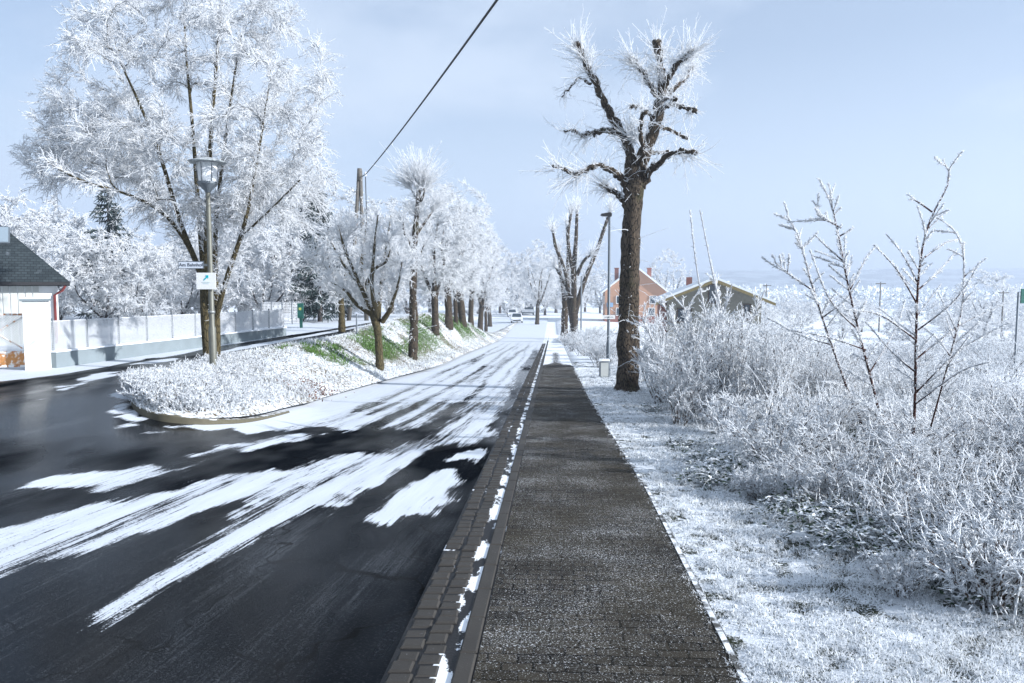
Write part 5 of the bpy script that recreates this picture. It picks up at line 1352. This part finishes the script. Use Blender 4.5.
def bus(px, D):
    x = at(px, 310, D)[0]; z = Zg(x, D)
    t = thing('bus', 'white bus with a dark windscreen facing the camera at the far end of the road', 'bus', (x, D, z), 0)
    L_, H_, W_ = 9., 2.75, 2.45
    q = MB(); q.prism([(-W_/2, .35), (W_/2, .35), (W_/2, 1.3), (W_/2-.08, H_-.15), (W_/2-.3, H_), (-W_/2+.3, H_), (-W_/2+.08, H_-.15), (-W_/2, 1.3)], 0, L_); q.build('body', M['carpaint'], t)
    q = MB(); q.box((0, -.015, 1.75), (2.1, .03, 1.05)); q.build('windscreen', M['glass'], t)
    q = MB(); q.box((0, -.015, 2.5), (1.4, .03, .22)); q.build('destination_display', M['black'], t)
    q = MB(); q.box((0, -.03, .5), (2.4, .1, .28)); q.build('bumper', M['grey_metal'], t)
    for s_ in (-1, 1):
        q = MB(); q.box((s_*.9, -.02, .85), (.35, .05, .2)); q.build('headlight', M['lamp_glass'], t)
        q = MB(); q.tubes(np.array([[s_*1.1, -.02, 2.3], [s_*1.35, -.2, 2.25], [s_*1.38, -.25, 1.8]]), np.array([.03, .04, .09]), 6); q.build('mirror', M['black'], t)
        for k in range(4):
            q = MB(); q.box((s_*(W_/2-.03), 1.3+k*2.05, 1.8), (.08, 1.9, .85)); q.build('window', M['glass'], t)
        for yw in (1.6, 6.8):
            q = MB(); an = list(np.arange(16)*2*PI/16)+[0]; ring = np.array([[[s_*(W_/2-.1)+dx, yw+.46*math.cos(a), .46+.46*math.sin(a)] for a in an] for dx in (-.13, .13)]); q.grid(ring); q.F.append((np.array([np.arange(16)]), 0, False)); q.F.append((np.array([17+np.arange(16)]), 0, False)); q.build('wheel', M['black'], t)
bus(528, 150)
car(512.5, 138, 'small pale car farther back beside the bus', M['carpaint'])


# ------------------------------------------------------------------ air, light, sky, camera
SUN_EL, SUN_AZ = R(23), R(109)               # azimuth clockwise from straight ahead
hz = MB(); hz.box((0, 1300, 45), (5400, 2900, 150)); ho = hz.mesh('haze', [])
hm_ = bpy.data.materials.new('thin_haze'); hm_.use_nodes = True; nt = hm_.node_tree; nt.nodes.clear()
o_ = nt.nodes.new('ShaderNodeOutputMaterial'); v_ = nt.nodes.new('ShaderNodeVolumePrincipled'); nt.links.new(v_.outputs[0], o_.inputs['Volume'])
v_.inputs['Color'].default_value = (.56, .62, .71, 1); v_.inputs['Density Attribute'].default_value = ''; hm_.cycles.homogeneous_volume = True; v_.inputs['Density'].default_value = .0011; v_.inputs['Anisotropy'].default_value = .2
ho.materials.append(hm_); ho = link('haze', ho); tag(ho, 'thin blue winter haze over the valley', 'haze', kind='stuff')

sun = bpy.data.lights.new('sun', 'SUN'); sun.energy = 5.0; sun.angle = R(.6); sun.color = (1, .945, .87)
so = bpy.data.objects.new('sun', sun); C.objects.link(so)
import mathutils
dv = mathutils.Vector((math.sin(SUN_AZ)*math.cos(SUN_EL), math.cos(SUN_AZ)*math.cos(SUN_EL), math.sin(SUN_EL)))
so.rotation_euler = dv.to_track_quat('Z', 'Y').to_euler()

W_ = bpy.data.worlds.new('World'); bpy.context.scene.world = W_; W_.use_nodes = True; nt = W_.node_tree; nt.nodes.clear()
wo = nt.nodes.new('ShaderNodeOutputWorld'); bg = nt.nodes.new('ShaderNodeBackground'); sky = nt.nodes.new('ShaderNodeTexSky')
sky.sky_type = 'NISHITA'; sky.sun_disc = False; sky.sun_elevation = SUN_EL; sky.sun_rotation = SUN_AZ; sky.air_density = 1.0; sky.dust_density = .4; sky.ozone_density = 1.6
tc = nt.nodes.new('ShaderNodeTexCoord'); mp = nt.nodes.new('ShaderNodeMapping'); nt.links.new(tc.outputs['Generated'], mp.inputs[0]); mp.inputs['Scale'].default_value = (1.3, 1.3, 3.2); mp.inputs['Location'].default_value = (.35, .1, .2)
nz = nt.nodes.new('ShaderNodeTexNoise'); nz.inputs['Scale'].default_value = 1.7; nz.inputs['Detail'].default_value = 5; nz.inputs['Roughness'].default_value = .5; nt.links.new(mp.outputs[0], nz.inputs[0])
mr = nt.nodes.new('ShaderNodeMapRange'); mr.interpolation_type = 'SMOOTHSTEP'; nt.links.new(nz.outputs['Fac'], mr.inputs[0]); mr.inputs[1].default_value = .36; mr.inputs[2].default_value = .68; mr.inputs[3].default_value = .30; mr.inputs[4].default_value = .97
mx = nt.nodes.new('ShaderNodeMix'); mx.data_type = 'RGBA'; sp_w = nt.nodes.new('ShaderNodeSeparateXYZ'); nt.links.new(tc.outputs['Generated'], sp_w.inputs[0])
lo_w = nt.nodes.new('ShaderNodeMapRange'); nt.links.new(sp_w.outputs[2], lo_w.inputs[0]); lo_w.inputs[1].default_value = 0; lo_w.inputs[2].default_value = .28; lo_w.inputs[3].default_value = .93; lo_w.inputs[4].default_value = .4
mxw = nt.nodes.new('ShaderNodeMath'); mxw.operation = 'MAXIMUM'; nt.links.new(mr.outputs[0], mxw.inputs[0]); nt.links.new(lo_w.outputs[0], mxw.inputs[1]); nt.links.new(mxw.outputs[0], mx.inputs[0]); nt.links.new(sky.outputs[0], mx.inputs[6]); mx.inputs[7].default_value = (5.85, 6.35, 6.9, 1)
nt.links.new(mx.outputs[2], bg.inputs[0]); bg.inputs[1].default_value = .066; nt.links.new(bg.outputs[0], wo.inputs[0])

cam = bpy.data.cameras.new('camera'); cam.sensor_width = 36; cam.lens = F/1024*36; cam.clip_end = 6000; cam.clip_start = .1
co_ = bpy.data.objects.new('camera', cam); C.objects.link(co_); co_.location = (0, 0, CAMH); co_.rotation_euler = (PI/2-TH, 0, 0)
sc = bpy.context.scene; sc.camera = co_
sc.view_settings.view_transform = 'Standard'; sc.view_settings.look = 'None'; sc.view_settings.exposure = 1.0; sc.view_settings.gamma = 1; sc.view_settings.use_white_balance = True; sc.view_settings.white_balance_temperature = 5850
sc.cycles.max_bounces = 6; sc.cycles.diffuse_bounces = 4; sc.cycles.transmission_bounces = 4; sc.cycles.volume_bounces = 1; sc.cycles.use_denoising = True
